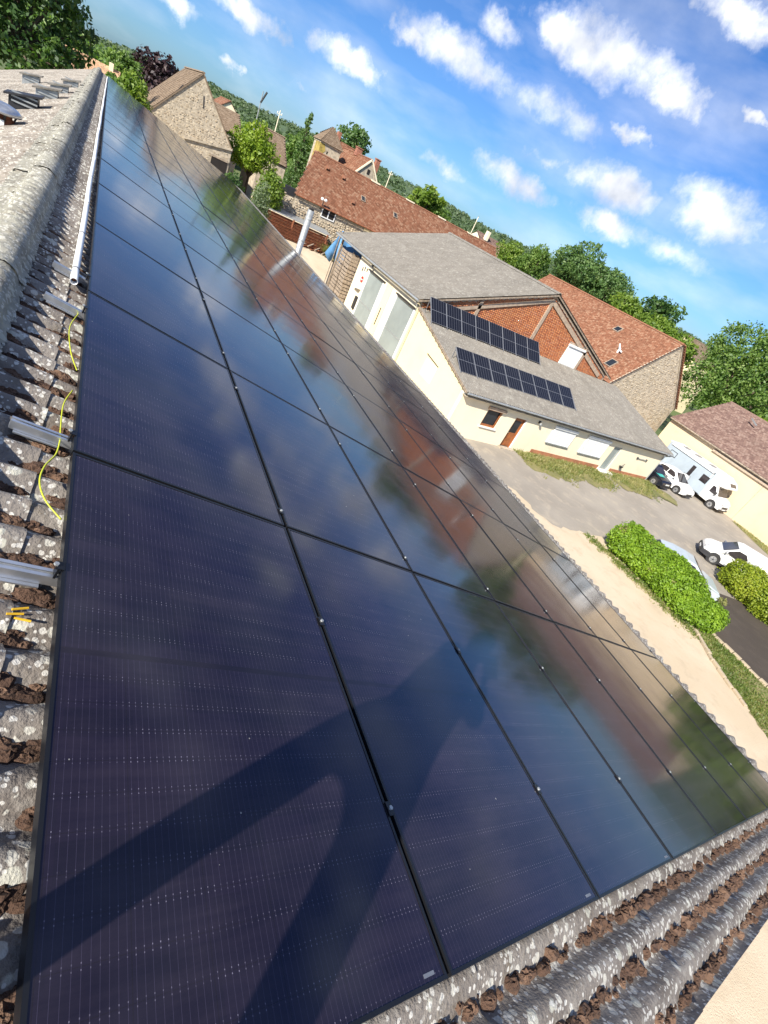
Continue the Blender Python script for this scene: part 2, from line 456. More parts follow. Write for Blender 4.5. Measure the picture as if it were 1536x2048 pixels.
MATS["sand"] = mat_ground("sandy_track", (0.52, 0.42, 0.29), (0.58, 0.48, 0.35), (0.45, 0.36, 0.25), 0.3, 1.4)
MATS["asphalt"] = mat_ground("worn_asphalt", (0.27, 0.24, 0.20), (0.33, 0.295, 0.245), (0.42, 0.36, 0.275), 0.28, 1.1)
MATS["pad"] = mat_ground("dark_brown_ground", (0.052, 0.040, 0.031), (0.066, 0.051, 0.039), (0.08, 0.062, 0.047), 0.4, 1.5)  # dark brown ground colour, lightly mottled
MATS["soil"] = mat_ground("grassy_soil", (0.13, 0.14, 0.045), (0.22, 0.20, 0.075), (0.30, 0.24, 0.12), 0.5, 1.5)
MATS["field"] = mat_ground("meadow", (0.07, 0.11, 0.03), (0.10, 0.13, 0.04), (0.15, 0.14, 0.06), 0.02, 0.2)
MATS["grass"] = mat_leaf("grass_blades", [(0.06, 0.10, 0.015), (0.12, 0.17, 0.03), (0.24, 0.22, 0.07)], 0.3)
MATS["dry_grass"] = mat_leaf("dry_grass_blades", [(0.13, 0.17, 0.04), (0.25, 0.245, 0.085), (0.36, 0.31, 0.16)], 0.3)
MATS["leaf_dark"] = mat_leaf("dark_leaves", [(0.016, 0.046, 0.010), (0.045, 0.105, 0.022), (0.12, 0.20, 0.04)])
MATS["leaf_mid"] = mat_leaf("green_leaves", [(0.055, 0.115, 0.020), (0.115, 0.20, 0.036), (0.21, 0.285, 0.065)])
MATS["leaf_blue"] = mat_leaf("blue_green_leaves", [(0.045, 0.10, 0.026), (0.095, 0.175, 0.046), (0.17, 0.245, 0.080)])
MATS["leaf_light"] = mat_leaf("light_green_leaves", [(0.075, 0.14, 0.014), (0.14, 0.22, 0.025), (0.23, 0.30, 0.045)])
MATS["leaf_lime"] = mat_leaf("lime_leaves", [(0.10, 0.17, 0.010), (0.19, 0.28, 0.02), (0.29, 0.36, 0.04)])
MATS["leaf_gold"] = mat_leaf("yellowing_leaves", [(0.13, 0.20, 0.010), (0.24, 0.30, 0.018), (0.34, 0.36, 0.04)])
MATS["leaf_hedge"] = mat_leaf("hedge_leaves", [(0.09, 0.17, 0.010), (0.17, 0.29, 0.016), (0.27, 0.39, 0.03)], 0.35, 1.2)
MATS["leaf_silver"] = mat_leaf("silver_green_leaves", [(0.07, 0.11, 0.05), (0.13, 0.18, 0.09), (0.20, 0.25, 0.14)])
MATS["leaf_purple"] = mat_leaf("purple_leaves", [(0.012, 0.006, 0.008), (0.03, 0.014, 0.018), (0.07, 0.032, 0.032)], 0.2)
MATS["leaf_hill"] = mat_leaf("far_leaves", [(0.055, 0.095, 0.035), (0.075, 0.12, 0.045), (0.10, 0.145, 0.06)], 0.2, 0.02)


# ------------------------------------------------------------------ mesh helpers
class MB:
    def __init__(s):
        s.v = []; s.f = []; s.n = 0
    def add(s, verts, faces):
        b = s.n
        s.v.extend([tuple(p) for p in verts]); s.f.extend([tuple(i + b for i in fc) for fc in faces])
        s.n += len(verts)
    def box(s, x0, x1, y0, y1, z0, z1):
        if x0 > x1: x0, x1 = x1, x0
        if y0 > y1: y0, y1 = y1, y0
        if z0 > z1: z0, z1 = z1, z0
        s.add([(x0, y0, z0), (x1, y0, z0), (x1, y1, z0), (x0, y1, z0), (x0, y0, z1), (x1, y0, z1), (x1, y1, z1), (x0, y1, z1)],
              [(3, 2, 1, 0), (4, 5, 6, 7), (0, 1, 5, 4), (1, 2, 6, 5), (2, 3, 7, 6), (3, 0, 4, 7)])
        return s
    def bar(s, p, q, w, h, up=(0, 0, 1)):
        p, q = Vector(p), Vector(q); d = (q - p).normalized(); u = Vector(up)
        a = d.cross(u).normalized() * (w / 2); b = a.cross(d).normalized() * (h / 2)
        V = [p - a - b, p + a - b, p + a + b, p - a + b, q - a - b, q + a - b, q + a + b, q - a + b]
        s.add(V, [(0, 1, 2, 3), (7, 6, 5, 4), (0, 4, 5, 1), (1, 5, 6, 2), (2, 6, 7, 3), (3, 7, 4, 0)])
        return s
    def prism(s, pts, off):
        """polygon pts extruded by the vector off"""
        n = len(pts); o = Vector(off)
        V = [Vector(p) for p in pts] + [Vector(p) + o for p in pts]
        F = [tuple(range(n))[::-1], tuple(range(n, 2 * n))] + [(i, (i + 1) % n, n + (i + 1) % n, n + i) for i in range(n)]
        s.add(V, F)
        return s
    def tube(s, pts, r, n=8, caps=True, r1=None):
        pts = [Vector(p) for p in pts]; V = []; K = len(pts)
        for i, p in enumerate(pts):
            d = (pts[min(i + 1, K - 1)] - pts[max(i - 1, 0)]).normalized()
            u = Vector((0, 0, 1)) if abs(d.z) < 0.9 else Vector((1, 0, 0))
            a = d.cross(u).normalized(); b = a.cross(d)
            rr = r if r1 is None else r + (r1 - r) * i / max(1, K - 1)
            for k in range(n):
                t = 2 * PI * k / n
                V.append(p + a * math.cos(t) * rr + b * math.sin(t) * rr)
        F = [(i * n + k, i * n + (k + 1) % n, (i + 1) * n + (k + 1) % n, (i + 1) * n + k) for i in range(K - 1) for k in range(n)]
        if caps: F += [tuple(range(n))[::-1], tuple((K - 1) * n + k for k in range(n))]
        s.add(V, F)
        return s
    def quad(s, a, b, c, d):
        s.add([a, b, c, d], [(0, 1, 2, 3)]); return s
    def lathe(s, c, prof, n=16):
        V = []
        for (r, z) in prof:
            for k in range(n):
                V.append((c[0] + r * math.cos(2 * PI * k / n), c[1] + r * math.sin(2 * PI * k / n), c[2] + z))
        K = len(prof)
        F = [(i * n + k, i * n + (k + 1) % n, (i + 1) * n + (k + 1) % n, (i + 1) * n + k) for i in range(K - 1) for k in range(n)]
        F += [tuple(range(n))[::-1], tuple((K - 1) * n + k for k in range(n))]
        s.add(V, F); return s
    def build(s, name, mat, parent=None, smooth=False, bevel=0, **tags):
        me = bpy.data.meshes.new(name)
        me.from_pydata(s.v, [], s.f)
        return link(name, me, mat, parent, smooth, bevel, **tags)


def link(name, me, mat, parent=None, smooth=False, bevel=0, **tags):
    if not me.materials: me.materials.append(M(mat) if isinstance(mat, str) else mat)
    if smooth: me.polygons.foreach_set("use_smooth", [True] * len(me.polygons))
    me.update()
    o = bpy.data.objects.new(name, me)
    COL.objects.link(o)
    if parent is not None:
        o.parent = parent
        o.matrix_parent_inverse = world_of(parent).inverted()
    if bevel:
        b = o.modifiers.new("bevel", 'BEVEL'); b.width = bevel; b.segments = 2; b.limit_method = 'ANGLE'
    tag(o, **tags)
    return o


def world_of(o):
    mt = Matrix.LocRotScale(o.location, o.rotation_euler.to_quaternion() if o.rotation_mode != 'QUATERNION' else o.rotation_quaternion, o.scale)
    if o.parent is not None:
        mt = world_of(o.parent) @ o.matrix_parent_inverse @ mt
    return mt


def np_mesh(name, V, F4):
    """fast mesh from numpy vertices and quads"""
    V = np.asarray(V, np.float32); F4 = np.asarray(F4, np.int32)
    me = bpy.data.meshes.new(name)
    me.vertices.add(len(V)); me.vertices.foreach_set("co", V.ravel())
    k = F4.shape[1]
    me.loops.add(F4.size); me.loops.foreach_set("vertex_index", F4.ravel())
    me.polygons.add(len(F4))
    me.polygons.foreach_set("loop_start", np.arange(0, F4.size, k, dtype=np.int32))
    me.polygons.foreach_set("loop_total", np.full(len(F4), k, np.int32))
    me.update(calc_edges=True)
    return me


def tag(o, label=None, category=None, group=None, kind=None):
    if label: o["label"] = label
    if category: o["category"] = category
    if group: o["group"] = group
    if kind: o["kind"] = kind
    return o


def thing(name, label, category, loc=(0, 0, 0), group=None):
    o = bpy.data.objects.new(name, None)
    o.empty_display_size = 0.2
    o.location = loc
    COL.objects.link(o)
    return tag(o, label, category, group)


# ------------------------------------------------------------------ surface builders
def corrugated(P0, U, L, S, Hh, N, rows=((0, 1),), pitch=0.177, amp=0.0255, seg=8, lift=0.010, phase=0.0):
    """corrugated sheet rows: waves repeat along U, run along S; each row overlaps the one below"""
    P0, U, S, N = (np.array(a, float) for a in (P0, U, S, N))
    n = int(round(L / pitch * seg)) + 1
    u = np.linspace(0, L, n)
    w = amp * np.cos(2 * PI * (u + phase) / pitch)
    out = []
    for (a, b) in rows:
        s = np.linspace(a * Hh, b * Hh, max(2, int((b - a) * Hh / 0.5)))
        V = []
        for j, sj in enumerate(s):
            lf = lift * (1 - j / (len(s) - 1))
            V.append(P0 + np.outer(u, U) + sj * S + np.outer(w + lf, N))
        thick = P0 + np.outer(u, U) + s[0] * S + np.outer(w + lift - 0.008, N)
        V = np.concatenate([thick[None], V[0][None]] + [x[None] for x in V]).reshape(-1, 3)   # the cut edge keeps its own vertices
        R = len(s) + 2
        i = np.arange(n - 1)
        F = np.concatenate([np.stack([r * n + i, r * n + i + 1, (r + 1) * n + i + 1, (r + 1) * n + i], 1) for r in range(R - 1) if r != 1])
        out.append((V, F))
    return out


def tiles(name, P0, U, L, S, Hh, N, mat, parent, tw=0.22, ex=0.17, clip=None):
    """plain tiles in courses, joined into one part of the roof"""
    P0, U, S, N = (np.array(a, float) for a in (P0, U, S, N))
    rows = int(Hh / ex); V = []; F = []
    ncol = int(L / tw)
    ii = np.arange(ncol)
    allV = []
    for r in range(rows):
        off = (r % 2) * 0.5 * tw
        a = ii * tw + off + rng.normal(0, 0.004, ncol); b = a + tw * 0.95
        b = np.minimum(b, L); keep = a < L - 0.03
        if clip is not None: keep &= np.array([clip((x + y) / 2, (r + 0.5) * ex) for x, y in zip(a, b)])
        a, b = a[keep], b[keep]; k = len(a)
        if not k: continue
        s0 = r * ex + rng.normal(0, 0.006, k); s1 = s0 + ex * 1.12
        h0 = 0.034 + rng.normal(0, 0.005, k); h1 = np.full(k, 0.010)
        def P(uu, ss, hh): return P0 + np.outer(uu, U) + np.outer(ss, S) + np.outer(hh, N)
        q = np.stack([P(a, s0, h0), P(b, s0, h0), P(b, s1, h1), P(a, s1, h1), P(a, s0, h0 - 0.022), P(b, s0, h0 - 0.022)], 1)
        allV.append(q.reshape(-1, 3))
    V = np.concatenate(allV); nt_ = len(V) // 6
    base = (np.arange(nt_) * 6)[:, None]
    F = np.concatenate([base + np.array([0, 1, 2, 3]), base + np.array([4, 5, 1, 0])])
    o = link(name, np_mesh(name, V, F), mat, parent)
    o["kind"] = "stuff"
    return o


def poly_in(poly, x, y):
    c = False; n = len(poly); j = n - 1
    for i in range(n):
        if (poly[i][1] > y) != (poly[j][1] > y) and x < (poly[j][0] - poly[i][0]) * (y - poly[i][1]) / (poly[j][1] - poly[i][1]) + poly[i][0]:
            c = not c
        j = i
    return c


def masonry(name, O, U, W, N, poly, mat, parent, sw=(0.2, 0.5), sh=(0.16, 0.30), proud=(0.02, 0.06), joint=0.03, inset=0.22, bond=False, holes=(), drop=0.0):
    """stones or bricks laid in courses inside polygon poly (coordinates along U, W)"""
    O, U, W, N = (np.array(a, float) for a in (O, U, W, N))
    xs = [p[0] for p in poly]; ys = [p[1] for p in poly]
    y = min(ys); V = []; row = 0
    while y < max(ys):
        h = random.uniform(*sh)
        x = min(xs) - (random.uniform(0, sw[1]) if not bond else (row % 2) * sw[0] / 2)
        while x < max(xs):
            w = random.uniform(*sw)
            cx, cy = x + w / 2, y + h / 2
            e = 0.46
            ok = all(poly_in(poly, cx + i * w * e, cy + k * h * e) for i in (-1, 1) for k in (-1, 1)) and \
                not any(a < cx < b and c < cy < d for a, b, c, d in holes)
            if not bond:
                cy += random.uniform(-.03, .03)
                ok = ok and random.random() > drop
            if ok:
                yk = y; y = y + (random.uniform(-.35, .35) * h * .5 if not bond else 0)
                j = joint / 2; p = random.uniform(*proud); t = inset * min(w, h)
                jt = (lambda: random.uniform(-1, 1) * t * 0.55) if not bond else (lambda: 0.0)
                lo = [(x + j, y + j), (x + w - j, y + j), (x + w - j, y + h - j), (x + j, y + h - j)]
                hi = [(x + j + t + jt(), y + j + t + jt()), (x + w - j - t + jt(), y + j + t + jt()), (x + w - j - t + jt(), y + h - j - t + jt()), (x + j + t + jt(), y + h - j - t + jt())]
                if not bond: lo = [(a + jt(), b + jt()) for a, b in lo]
                for (a, b) in lo: V.append(O + a * U + b * W)
                for (a, b) in hi: V.append(O + a * U + b * W + p * N)
                y = yk
            x += w
        y += h; row += 1
    V = np.array(V); n = len(V) // 8
    base = (np.arange(n) * 8)[:, None]
    F = np.concatenate([base + np.array(q) for q in ((4, 5, 6, 7), (0, 1, 5, 4), (1, 2, 6, 5), (2, 3, 7, 6), (3, 0, 4, 7))])
    o = link(name, np_mesh(name, V, F), mat, parent)
    o["kind"] = "stuff"
    return o


def leaf_quads(cent, rad, count, size, flat=0.0, shell=0.5, up=0.0, aspect=0.6, gap=0.0):
    """leaf faces through an ellipsoid volume"""
    cent = np.array(cent, float); rad = np.array(rad, float)
    d = rng.normal(size=(count, 3)); d /= np.linalg.norm(d, axis=1)[:, None]
    r = shell + (1 - shell) * rng.random(count) ** 0.6
    r *= 1 + 0.10 * np.sin(d[:, 0] * 7 + cent[0]) * np.sin(d[:, 2] * 6 + cent[1]) + rng.normal(0, 0.04, count)
    c = cent + d * rad * r[:, None]
    nrm = d + rng.normal(0, 0.75, (count, 3)); nrm[:, 2] += up
    nrm /= np.linalg.norm(nrm, axis=1)[:, None]
    a = np.cross(nrm, rng.normal(size=(count, 3))); a /= np.linalg.norm(a, axis=1)[:, None]
    b = np.cross(nrm, a)
    s = size * (0.6 + 0.8 * rng.random(count))[:, None]
    if gap:
        q = np.sin(c[:, 0] * 5.1 + 1) * np.sin(c[:, 1] * 4.3) * np.sin(c[:, 2] * 6.1 + 2) + 0.5 * np.sin(c[:, 0] * 11 + c[:, 1] * 9)
        k = (q > -0.55 + rng.normal(0, .25, count)) | (rng.random(count) > gap)
        c, a, b, s = c[k], a[k], b[k], s[k]
    V = np.stack([c - a * s, c - b * s * aspect * 0.8, c + a * s, c + b * s * aspect], 1).reshape(-1, 3)
    return V


def quads_of(V):
    return np.arange(len(V)).reshape(-1, 4)


def leafmesh(name, V, mat, parent=None, **tags):
    return link(name, np_mesh(name, V, quads_of(V)), mat, parent, **tags)


def tree(name, label, cat, base, crowns, mat, leaf=0.22, dens=1.0, trunk_r=0.25, group=None, shell=0.45, limbs=True):
    """crowns: (cx,cy,cz,rx,ry,rz) lobes; each lobe is broken into clumps of leaves"""
    t = thing(name, label, cat, base, group)
    b = Vector(base)
    mb = MB()
    top = max(c[2] for c in crowns)
    mid = Vector((sum(c[0] for c in crowns) / len(crowns), sum(c[1] for c in crowns) / len(crowns), top))
    p1 = b.lerp(mid, 0.45) + Vector((random.uniform(-.2, .2), random.uniform(-.2, .2), 0))
    mb.tube([b, p1, mid], trunk_r, 7, r1=trunk_r * 0.35)
    if limbs:
        for c in crowns:
            for k in range(2):
                e = Vector(c[:3]) + Vector((random.uniform(-.6, .6) * c[3], random.uniform(-.6, .6) * c[4], random.uniform(-.1, .5) * c[5]))
                mb.tube([p1, p1.lerp(e, 0.5) + Vector((0, 0, 0.15)), e], trunk_r * 0.4, 5, r1=trunk_r * 0.1)
    mb.build("trunk", "bark", t)
    Vs = []
    for c in crowns:
        vol = c[3] * c[4] * c[5]
        area = (c[3] * c[4] + c[3] * c[5] + c[4] * c[5]) / 3 * 4 * PI
        n = int(area / (leaf * leaf) * 0.62 * dens)
        Vs.append(leaf_quads(c[:3], c[3:6], int(n * 0.55), leaf, shell=shell))
        ncl = 22
        dd = rng.normal(size=(ncl, 3)); dd /= np.linalg.norm(dd, axis=1)[:, None]
        for k in range(ncl):
            cc = np.array(c[:3]) + dd[k] * np.array(c[3:6]) * random.uniform(0.72, 1.02)
            rr = np.array(c[3:6]) * random.uniform(0.16, 0.32)
            Vs.append(leaf_quads(cc, rr, max(8, int(n * 0.65 / ncl)), leaf, shell=0.3, up=0.3))
    leafmesh("crown", np.concatenate(Vs), mat, t)
    return t


def lobes(c, r, n=5, squash=0.85, spread=0.55):
    """a few lobes around a crown centre"""
    out = [(c[0], c[1], c[2], r * 0.72, r * 0.72, r * 0.72 * squash)]
    for k in range(n):
        a = 2 * PI * k / n + random.uniform(-.3, .3)
        rr = r * random.uniform(0.42, 0.6)
        out.append((c[0] + math.cos(a) * r * spread, c[1] + math.sin(a) * r * spread, c[2] + random.uniform(-.45, .45) * r * squash, rr, rr, rr * squash))
    out.append((c[0], c[1], c[2] + r * 0.5 * squash, r * 0.5, r * 0.5, r * 0.5 * squash))
    return out


def shrub(name, label, cat, base, rad, mat, leaf=0.1, count=5000, group=None, n=7):
    """foliage down to the ground"""
    t = thing(name, label, cat, base, group)
    mb = MB()
    for k in range(5):
        a = random.uniform(0, 2 * PI)
        mb.tube([base, (base[0] + math.cos(a) * rad[0] * .3, base[1] + math.sin(a) * rad[1] * .3, base[2] + rad[2] * 0.9)], 0.05, 5, r1=0.02)
    mb.build("stem", "bark", t)
    Vs = [leaf_quads((base[0], base[1], base[2] + rad[2] * .9), (rad[0] * .85, rad[1] * .85, rad[2]), count // 2, leaf, shell=0.5)]
    for k in range(n):
        a = 2 * PI * k / n
        f = random.uniform(.45, .7)
        Vs.append(leaf_quads((base[0] + math.cos(a) * rad[0] * .55, base[1] + math.sin(a) * rad[1] * .55, base[2] + rad[2] * random.uniform(.5, 1.2)),
                             (rad[0] * f, rad[1] * f, rad[2] * f), count // (2 * n), leaf, shell=0.4))
    V = np.concatenate(Vs)
    V[:, 2] = np.maximum(V[:, 2], base[2] + 0.02)
    leafmesh("foliage", V, mat, t)
    return t


def gz(x, y=0):
    """yard level: the ground climbs beyond the far barns"""
    t = min(1, max(0, (x - 44) / 14.0)); t = t * t * (3 - 2 * t)
    return 1.6 * t

# ================================================================== THE SETTING
def sheet(name, pts, z, mat, jitter=0.0, n=6):
    """a flat surface with a slightly irregular outline"""
    P = []
    for i in range(len(pts)):
        a, b = pts[i], pts[(i + 1) % len(pts)]
        for k in range(n):
            t = k / n
            j = jitter if k else jitter * 0.5
            P.append((a[0] + (b[0] - a[0]) * t + random.uniform(-j, j), a[1] + (b[1] - a[1]) * t + random.uniform(-j, j)))
    mb = MB()
    mb.add([(x, y, z) for x, y in P], [tuple(range(len(P)))])
    o = mb.build(name, mat)
    if o.data.polygons[0].normal.z < 0: o.data.flip_normals()
    o["kind"] = "structure"
    return o


def build_ground():
    xs = np.concatenate([[-3000, -800, -200, -60], np.arange(-30, 110, 2.0), [120, 150, 200, 300, 450, 700, 1200, 3000]])
    ys = np.concatenate([[-3000, -1200, -500, -250, -150], np.arange(-110, 40, 5.0), [60, 120, 300, 900, 3000]])
    V = np.array([(x, y, gz(x) - 0.02) for x in xs for y in ys])
    ny = len(ys)
    F = np.array([(i * ny + j, (i + 1) * ny + j, (i + 1) * ny + j + 1, i * ny + j + 1) for i in range(len(xs) - 1) for j in range(ny - 1)])
    o = link("ground", np_mesh("ground", V, F), "field", smooth=True); o["kind"] = "structure"
    # the yard, its drive and path
    V = []
    xs = np.arange(-25, 62.1, 1.5); ys = np.linspace(-56, 14, 30)
    V = np.array([(x, y, gz(x) + 0.0) for x in xs for y in ys]); ny = len(ys)
    F = np.array([(i * ny + j, (i + 1) * ny + j, (i + 1) * ny + j + 1, i * ny + j + 1) for i in range(len(xs) - 1) for j in range(ny - 1)])
    o = link("yard", np_mesh("yard", V, F), "sand", smooth=True); o["kind"] = "structure"
    sheet("driveway", [(23, -19.5), (17, -20.2), (13.6, -21.0), (13.0, -24.5), (11.2, -28.6), (8.2, -31), (9, -44), (15, -50), (27, -50), (26, -40), (23, -40)], 0.006, "asphalt", 0.22, 8)
    for k in range(15):
        f = k / 14; cy = -25.3 - f * 15.2
        if -34.9 < cy < -33.4: continue
        cx = 19.9 + .35 * math.sin(k * 2.1); r = random.uniform(.7, 1.25)
        pts = [(min(21.5, cx + r * 1.15 * math.cos(q * PI / 7) * random.uniform(.75, 1.2)), cy + r * math.sin(q * PI / 7) * random.uniform(.75, 1.2)) for q in range(14)]
        sheet("verge_ground", pts, 0.010 + .004 * k, "soil", 0.07, 3)
    sheet("lawn", [(6.8, -24.9), (5.4, -23.9), (3.2, -23.0), (1.8, -22.2), (0, -21.0), (-6, -18.5), (-8, -24.0), (1.0, -25.7), (3.4, -25.75), (6.2, -26.0)], 0.012, "soil", 0.12)
    sheet("lawn", [(8.4, -49.4), (14.0, -49.4), (16.5, -49.4), (17.6, -48.9), (13, -46.8), (8.4, -44)], 0.012, "soil", 0.15)
    sheet("terrace", [(7.6, -25.9), (3.4, -26.05), (-4, -26.4), (-4, -33), (8.2, -33), (8.9, -31.2)], 0.03, "pad", 0.02)
    sheet("grass_bank", [(57.5, -25.5), (54, -23.6), (56, -21.2), (59.6, -20.3), (59.7, -27)], gz(58) + 0.03, "soil", 0.2)
    # blades
    def blades(poly, n, hh, z=0.01, zf=None):
        xs_ = [p[0] for p in poly]; ys_ = [p[1] for p in poly]
        V = []
        while len(V) < n * 4:
            x, y = random.uniform(min(xs_), max(xs_)), random.uniform(min(ys_), max(ys_))
            if not poly_in(poly, x, y): continue
            if math.sin(x * 1.7 + 2) * math.sin(y * 1.3) + random.uniform(-.9, .9) < -0.25: continue
            a = random.uniform(0, 2 * PI); w = random.uniform(.012, .03); h = hh * random.uniform(.3, 1.2); ln = h * random.uniform(.2, .9); b = random.uniform(0, 2 * PI)
            zz = z if zf is None else zf(x)
            ca, sa = math.cos(a) * w, math.sin(a) * w; lx, ly = math.cos(b) * ln, math.sin(b) * ln
            V += [(x - ca, y - sa, zz), (x + ca, y + sa, zz), (x + ca * .5 + lx, y + sa * .5 + ly, zz + h), (x - ca * .5 + lx, y - sa * .5 + ly, zz + h)]
        return np.array(V)
    def tufts(name, n, place, hh, mat):
        V = []
        for _ in range(n):
            x, y = place()
            for _ in range(random.randint(3, 9)):
                a = random.uniform(0, 2 * PI); w = random.uniform(.012, .03); h = hh * random.uniform(.3, 1.2); ln = h * random.uniform(.2, .9); b = random.uniform(0, 2 * PI)
                ca, sa = math.cos(a) * w, math.sin(a) * w; lx, ly = math.cos(b) * ln, math.sin(b) * ln
                X, Y = x + random.gauss(0, .07), y + random.gauss(0, .07)
                V += [(X - ca, Y - sa, 0.012), (X + ca, Y + sa, 0.012), (X + ca * .5 + lx, Y + sa * .5 + ly, h), (X - ca * .5 + lx, Y - sa * .5 + ly, h)]
        tag(leafmesh(name, np.array(V), mat), kind="stuff")
    def verge_pt():
        while True:
            x, y = 21.5 - abs(random.gauss(0, 1.25)), random.uniform(-40.6, -24.6)
            w = 2.3 + .9 * math.sin(y * 1.3) + .5 * math.sin(y * 3.1)
            if -35.0 < y < -33.4 and random.random() < .8: continue
            if 21.5 - x < w or random.random() < .06: return x, y
    tufts("grass", 1500, verge_pt, .20, "dry_grass")
    tufts("grass", 900, verge_pt, .14, "grass")
    tufts("grass", 420, lambda: (lambda f: (13.0 - 7.0 * f + random.gauss(0, .15), -23.45 - 1.0 * f + random.gauss(0, .16) + .1 * math.sin(f * 20)))(random.random()), .10, "grass")
    tufts("grass", 260, lambda: (lambda f: (13.0 - 7.0 * f + random.gauss(0, .2), -23.3 - 1.0 * f + random.gauss(0, .25)))(random.random()), .07, "dry_grass")
    tag(leafmesh("grass", blades([(6.8, -24.9), (5.4, -23.9), (3.2, -23.0), (1.8, -22.2), (0, -21.0), (-3, -19.7), (-3, -25.2), (1.0, -25.7), (3.4, -25.75), (6.2, -26.0)], 16000, 0.09), "grass"), kind="stuff")
    tag(leafmesh("grass", blades([(59.5, -26), (55.4, -23.4), (57, -21), (59.6, -20.3)], 5000, 0.9, zf=lambda x: gz(x)), "dry_grass"), kind="stuff")
    tag(leafmesh("grass", blades([(8.4, -49.4), (17.6, -49.2), (17.4, -48.9), (13, -47.2), (8.4, -44.4)], 4000, 0.14), "dry_grass"), kind="stuff")
    # stones edging the terrace and the path
    def edging(name, label, pts, n, w, col):
        t = thing(name, label, "edging", (*pts[0], 0))
        k = 0
        for i in range(len(pts) - 1):
            a, b = Vector((*pts[i], 0)), Vector((*pts[i + 1], 0)); L_ = (b - a).length; u = (b - a) / L_
            d = 0
            while d < L_ - .1:
                ln = random.uniform(.28, .55); h = random.uniform(.08, .16)
                mb = MB(); c0 = a + u * d; c1 = a + u * min(L_, d + ln - .03)
                sh = Vector((-u.y, u.x, 0)) * random.uniform(-.04, .04)
                mb.bar(c0 + sh + Vector((0, 0, h * .5)), c1 + sh + Vector((0, 0, h * .5)), w * random.uniform(.8, 1.1), h)
                mb.build("kerb_stone", "stone", t, bevel=0.02)
                d += ln; k += 1
    edging("stone_edging", "low row of pale stones edging the dark tarmac beside the lawn", [(7.5, -25.8), (3.4, -25.9), (-3, -26.2)], 20, .2, "stone")
    edging("stone_edging", "scattered stones half buried between the sandy track and the lawn", [(6.6, -24.6), (5.0, -23.55), (3.0, -22.7)], 12, .16, "stone")
    t = thing("stone_block", "pale stone block between the long hedge and the round bush", "stone block", (8.0, -27.0, 0))
    MB().box(7.6, 8.3, -27.3, -26.5, 0, 0.42).build("block", "stone_mortar", t, bevel=0.05)
    MB().box(7.9, 8.6, -28.0, -27.35, 0, 0.30).build("slab", "stone", t, bevel=0.05)


build_ground()

HILL = [(0.5, 0.012), (0.2, 0.004), (0.0134, 0.001), (-0.0159, 0.0062), (-0.0407, 0.0081), (-0.0793, 0.0122), (-0.1266, 0.0179), (-0.1704, 0.0185), (-0.2314, 0.022),
        (-0.3129, 0.0256), (-0.3993, 0.0298), (-0.4634, 0.0306), (-0.5302, 0.0294), (-0.5795, 0.0275), (-0.6378, 0.0277), (-0.7235, 0.0295),
        (-0.8208, 0.0295), (-1.0062, 0.0269), (-1.3, 0.02), (-1.6, 0.012)]


def build_hills():
    ha = np.array([h[0] for h in HILL])[::-1]; he = np.array([h[1] for h in HILL])[::-1]
    az = np.linspace(-1.55, 0.45, 620); rr = np.linspace(320, 820, 64)
    tops = H + 780 * np.tan(np.interp(az, ha, he))
    A, R = np.meshgrid(az, rr, indexing='ij')
    t = np.clip((R - 320) / 440, 0, 1)
    Z = 1.0 + (tops[:, None] - 3.0) * (t ** 1.25)
    Z -= np.clip((R - 770) / 60, 0, 1) * 6
    Z += rng.normal(0, 0.9, Z.shape) * (0.3 + t) + 1.2 * np.sin(A * 90 + R * .05) * np.sin(R * .09 + A * 40) * t
    V = np.stack([R * np.cos(A), R * np.sin(A), Z], -1).reshape(-1, 3); n = len(rr)
    i, j = np.meshgrid(np.arange(len(az) - 1), np.arange(n - 1), indexing='ij'); i = i.ravel(); j = j.ravel()
    F = np.stack([i * n + j, i * n + j + 1, (i + 1) * n + j + 1, (i + 1) * n + j], 1)
    t_ = NT("wooded_hillside"); co = t_.coord()
    a = t_.noise(co, 0.02, 5, 0.6); b = t_.noise(co, 0.16, 4, 0.7)
    c = t_.mix(t_.ramp(a, 0.38, 0.62), (0.060, 0.100, 0.040), (0.085, 0.125, 0.052))
    c = t_.mix(t_.ramp(b, 0.4, 0.7), c, (0.048, 0.082, 0.036))
    t_.set(Base_Color=c, Roughness=0.95)
    o = link("hills", np_mesh("hills", V, F), t_.m); o["kind"] = "structure"
    # tree clumps that break up the slopes and the skyline
    Vs = []
    for k in range(2600):
        a_ = random.uniform(-1.35, 0.2); r_ = 330 + 460 * random.random() ** 0.7
        tp = H + 780 * math.tan(float(np.interp(a_, ha, he)))
        tt = min(1, (r_ - 320) / 440)
        z = 1.0 + (tp - 3.0) * tt ** 1.25
        s = random.uniform(2.2, 4.6)
        Vs.append(leaf_quads((r_ * math.cos(a_), r_ * math.sin(a_), z + s * .2), (s, s, s * .75), 34, 1.25, shell=0.7, up=.5))
    tag(leafmesh("woods", np.concatenate(Vs), "leaf_hill"), kind="stuff")
    Vs = []
    for k in range(620):
        a_ = random.uniform(-1.2, 0.12); r_ = random.uniform(115, 330)
        s = random.uniform(1.6, 3.3)
        Vs.append(leaf_quads((r_ * math.cos(a_), r_ * math.sin(a_), 1.6 + s * 0.8 + random.uniform(0, 3.5)), (s, s, s), 90, 0.62, shell=0.6, up=.4))
    tag(leafmesh("woods", np.concatenate(Vs), "leaf_mid"), kind="stuff")


build_hills()

# ================================================================== OUR BARN AND ITS SOLAR ARRAY
SL = math.radians(16.5)
CS, SN = math.cos(SL), math.sin(SL)
L0 = Vector((0.04, -0.0192, 8.0822))                 # near corner line of the array, on the panel plane
AX, AY, AZ = Vector((1, 0, 0)), Vector((0, -CS, -SN)), Vector((0, -SN, CS))


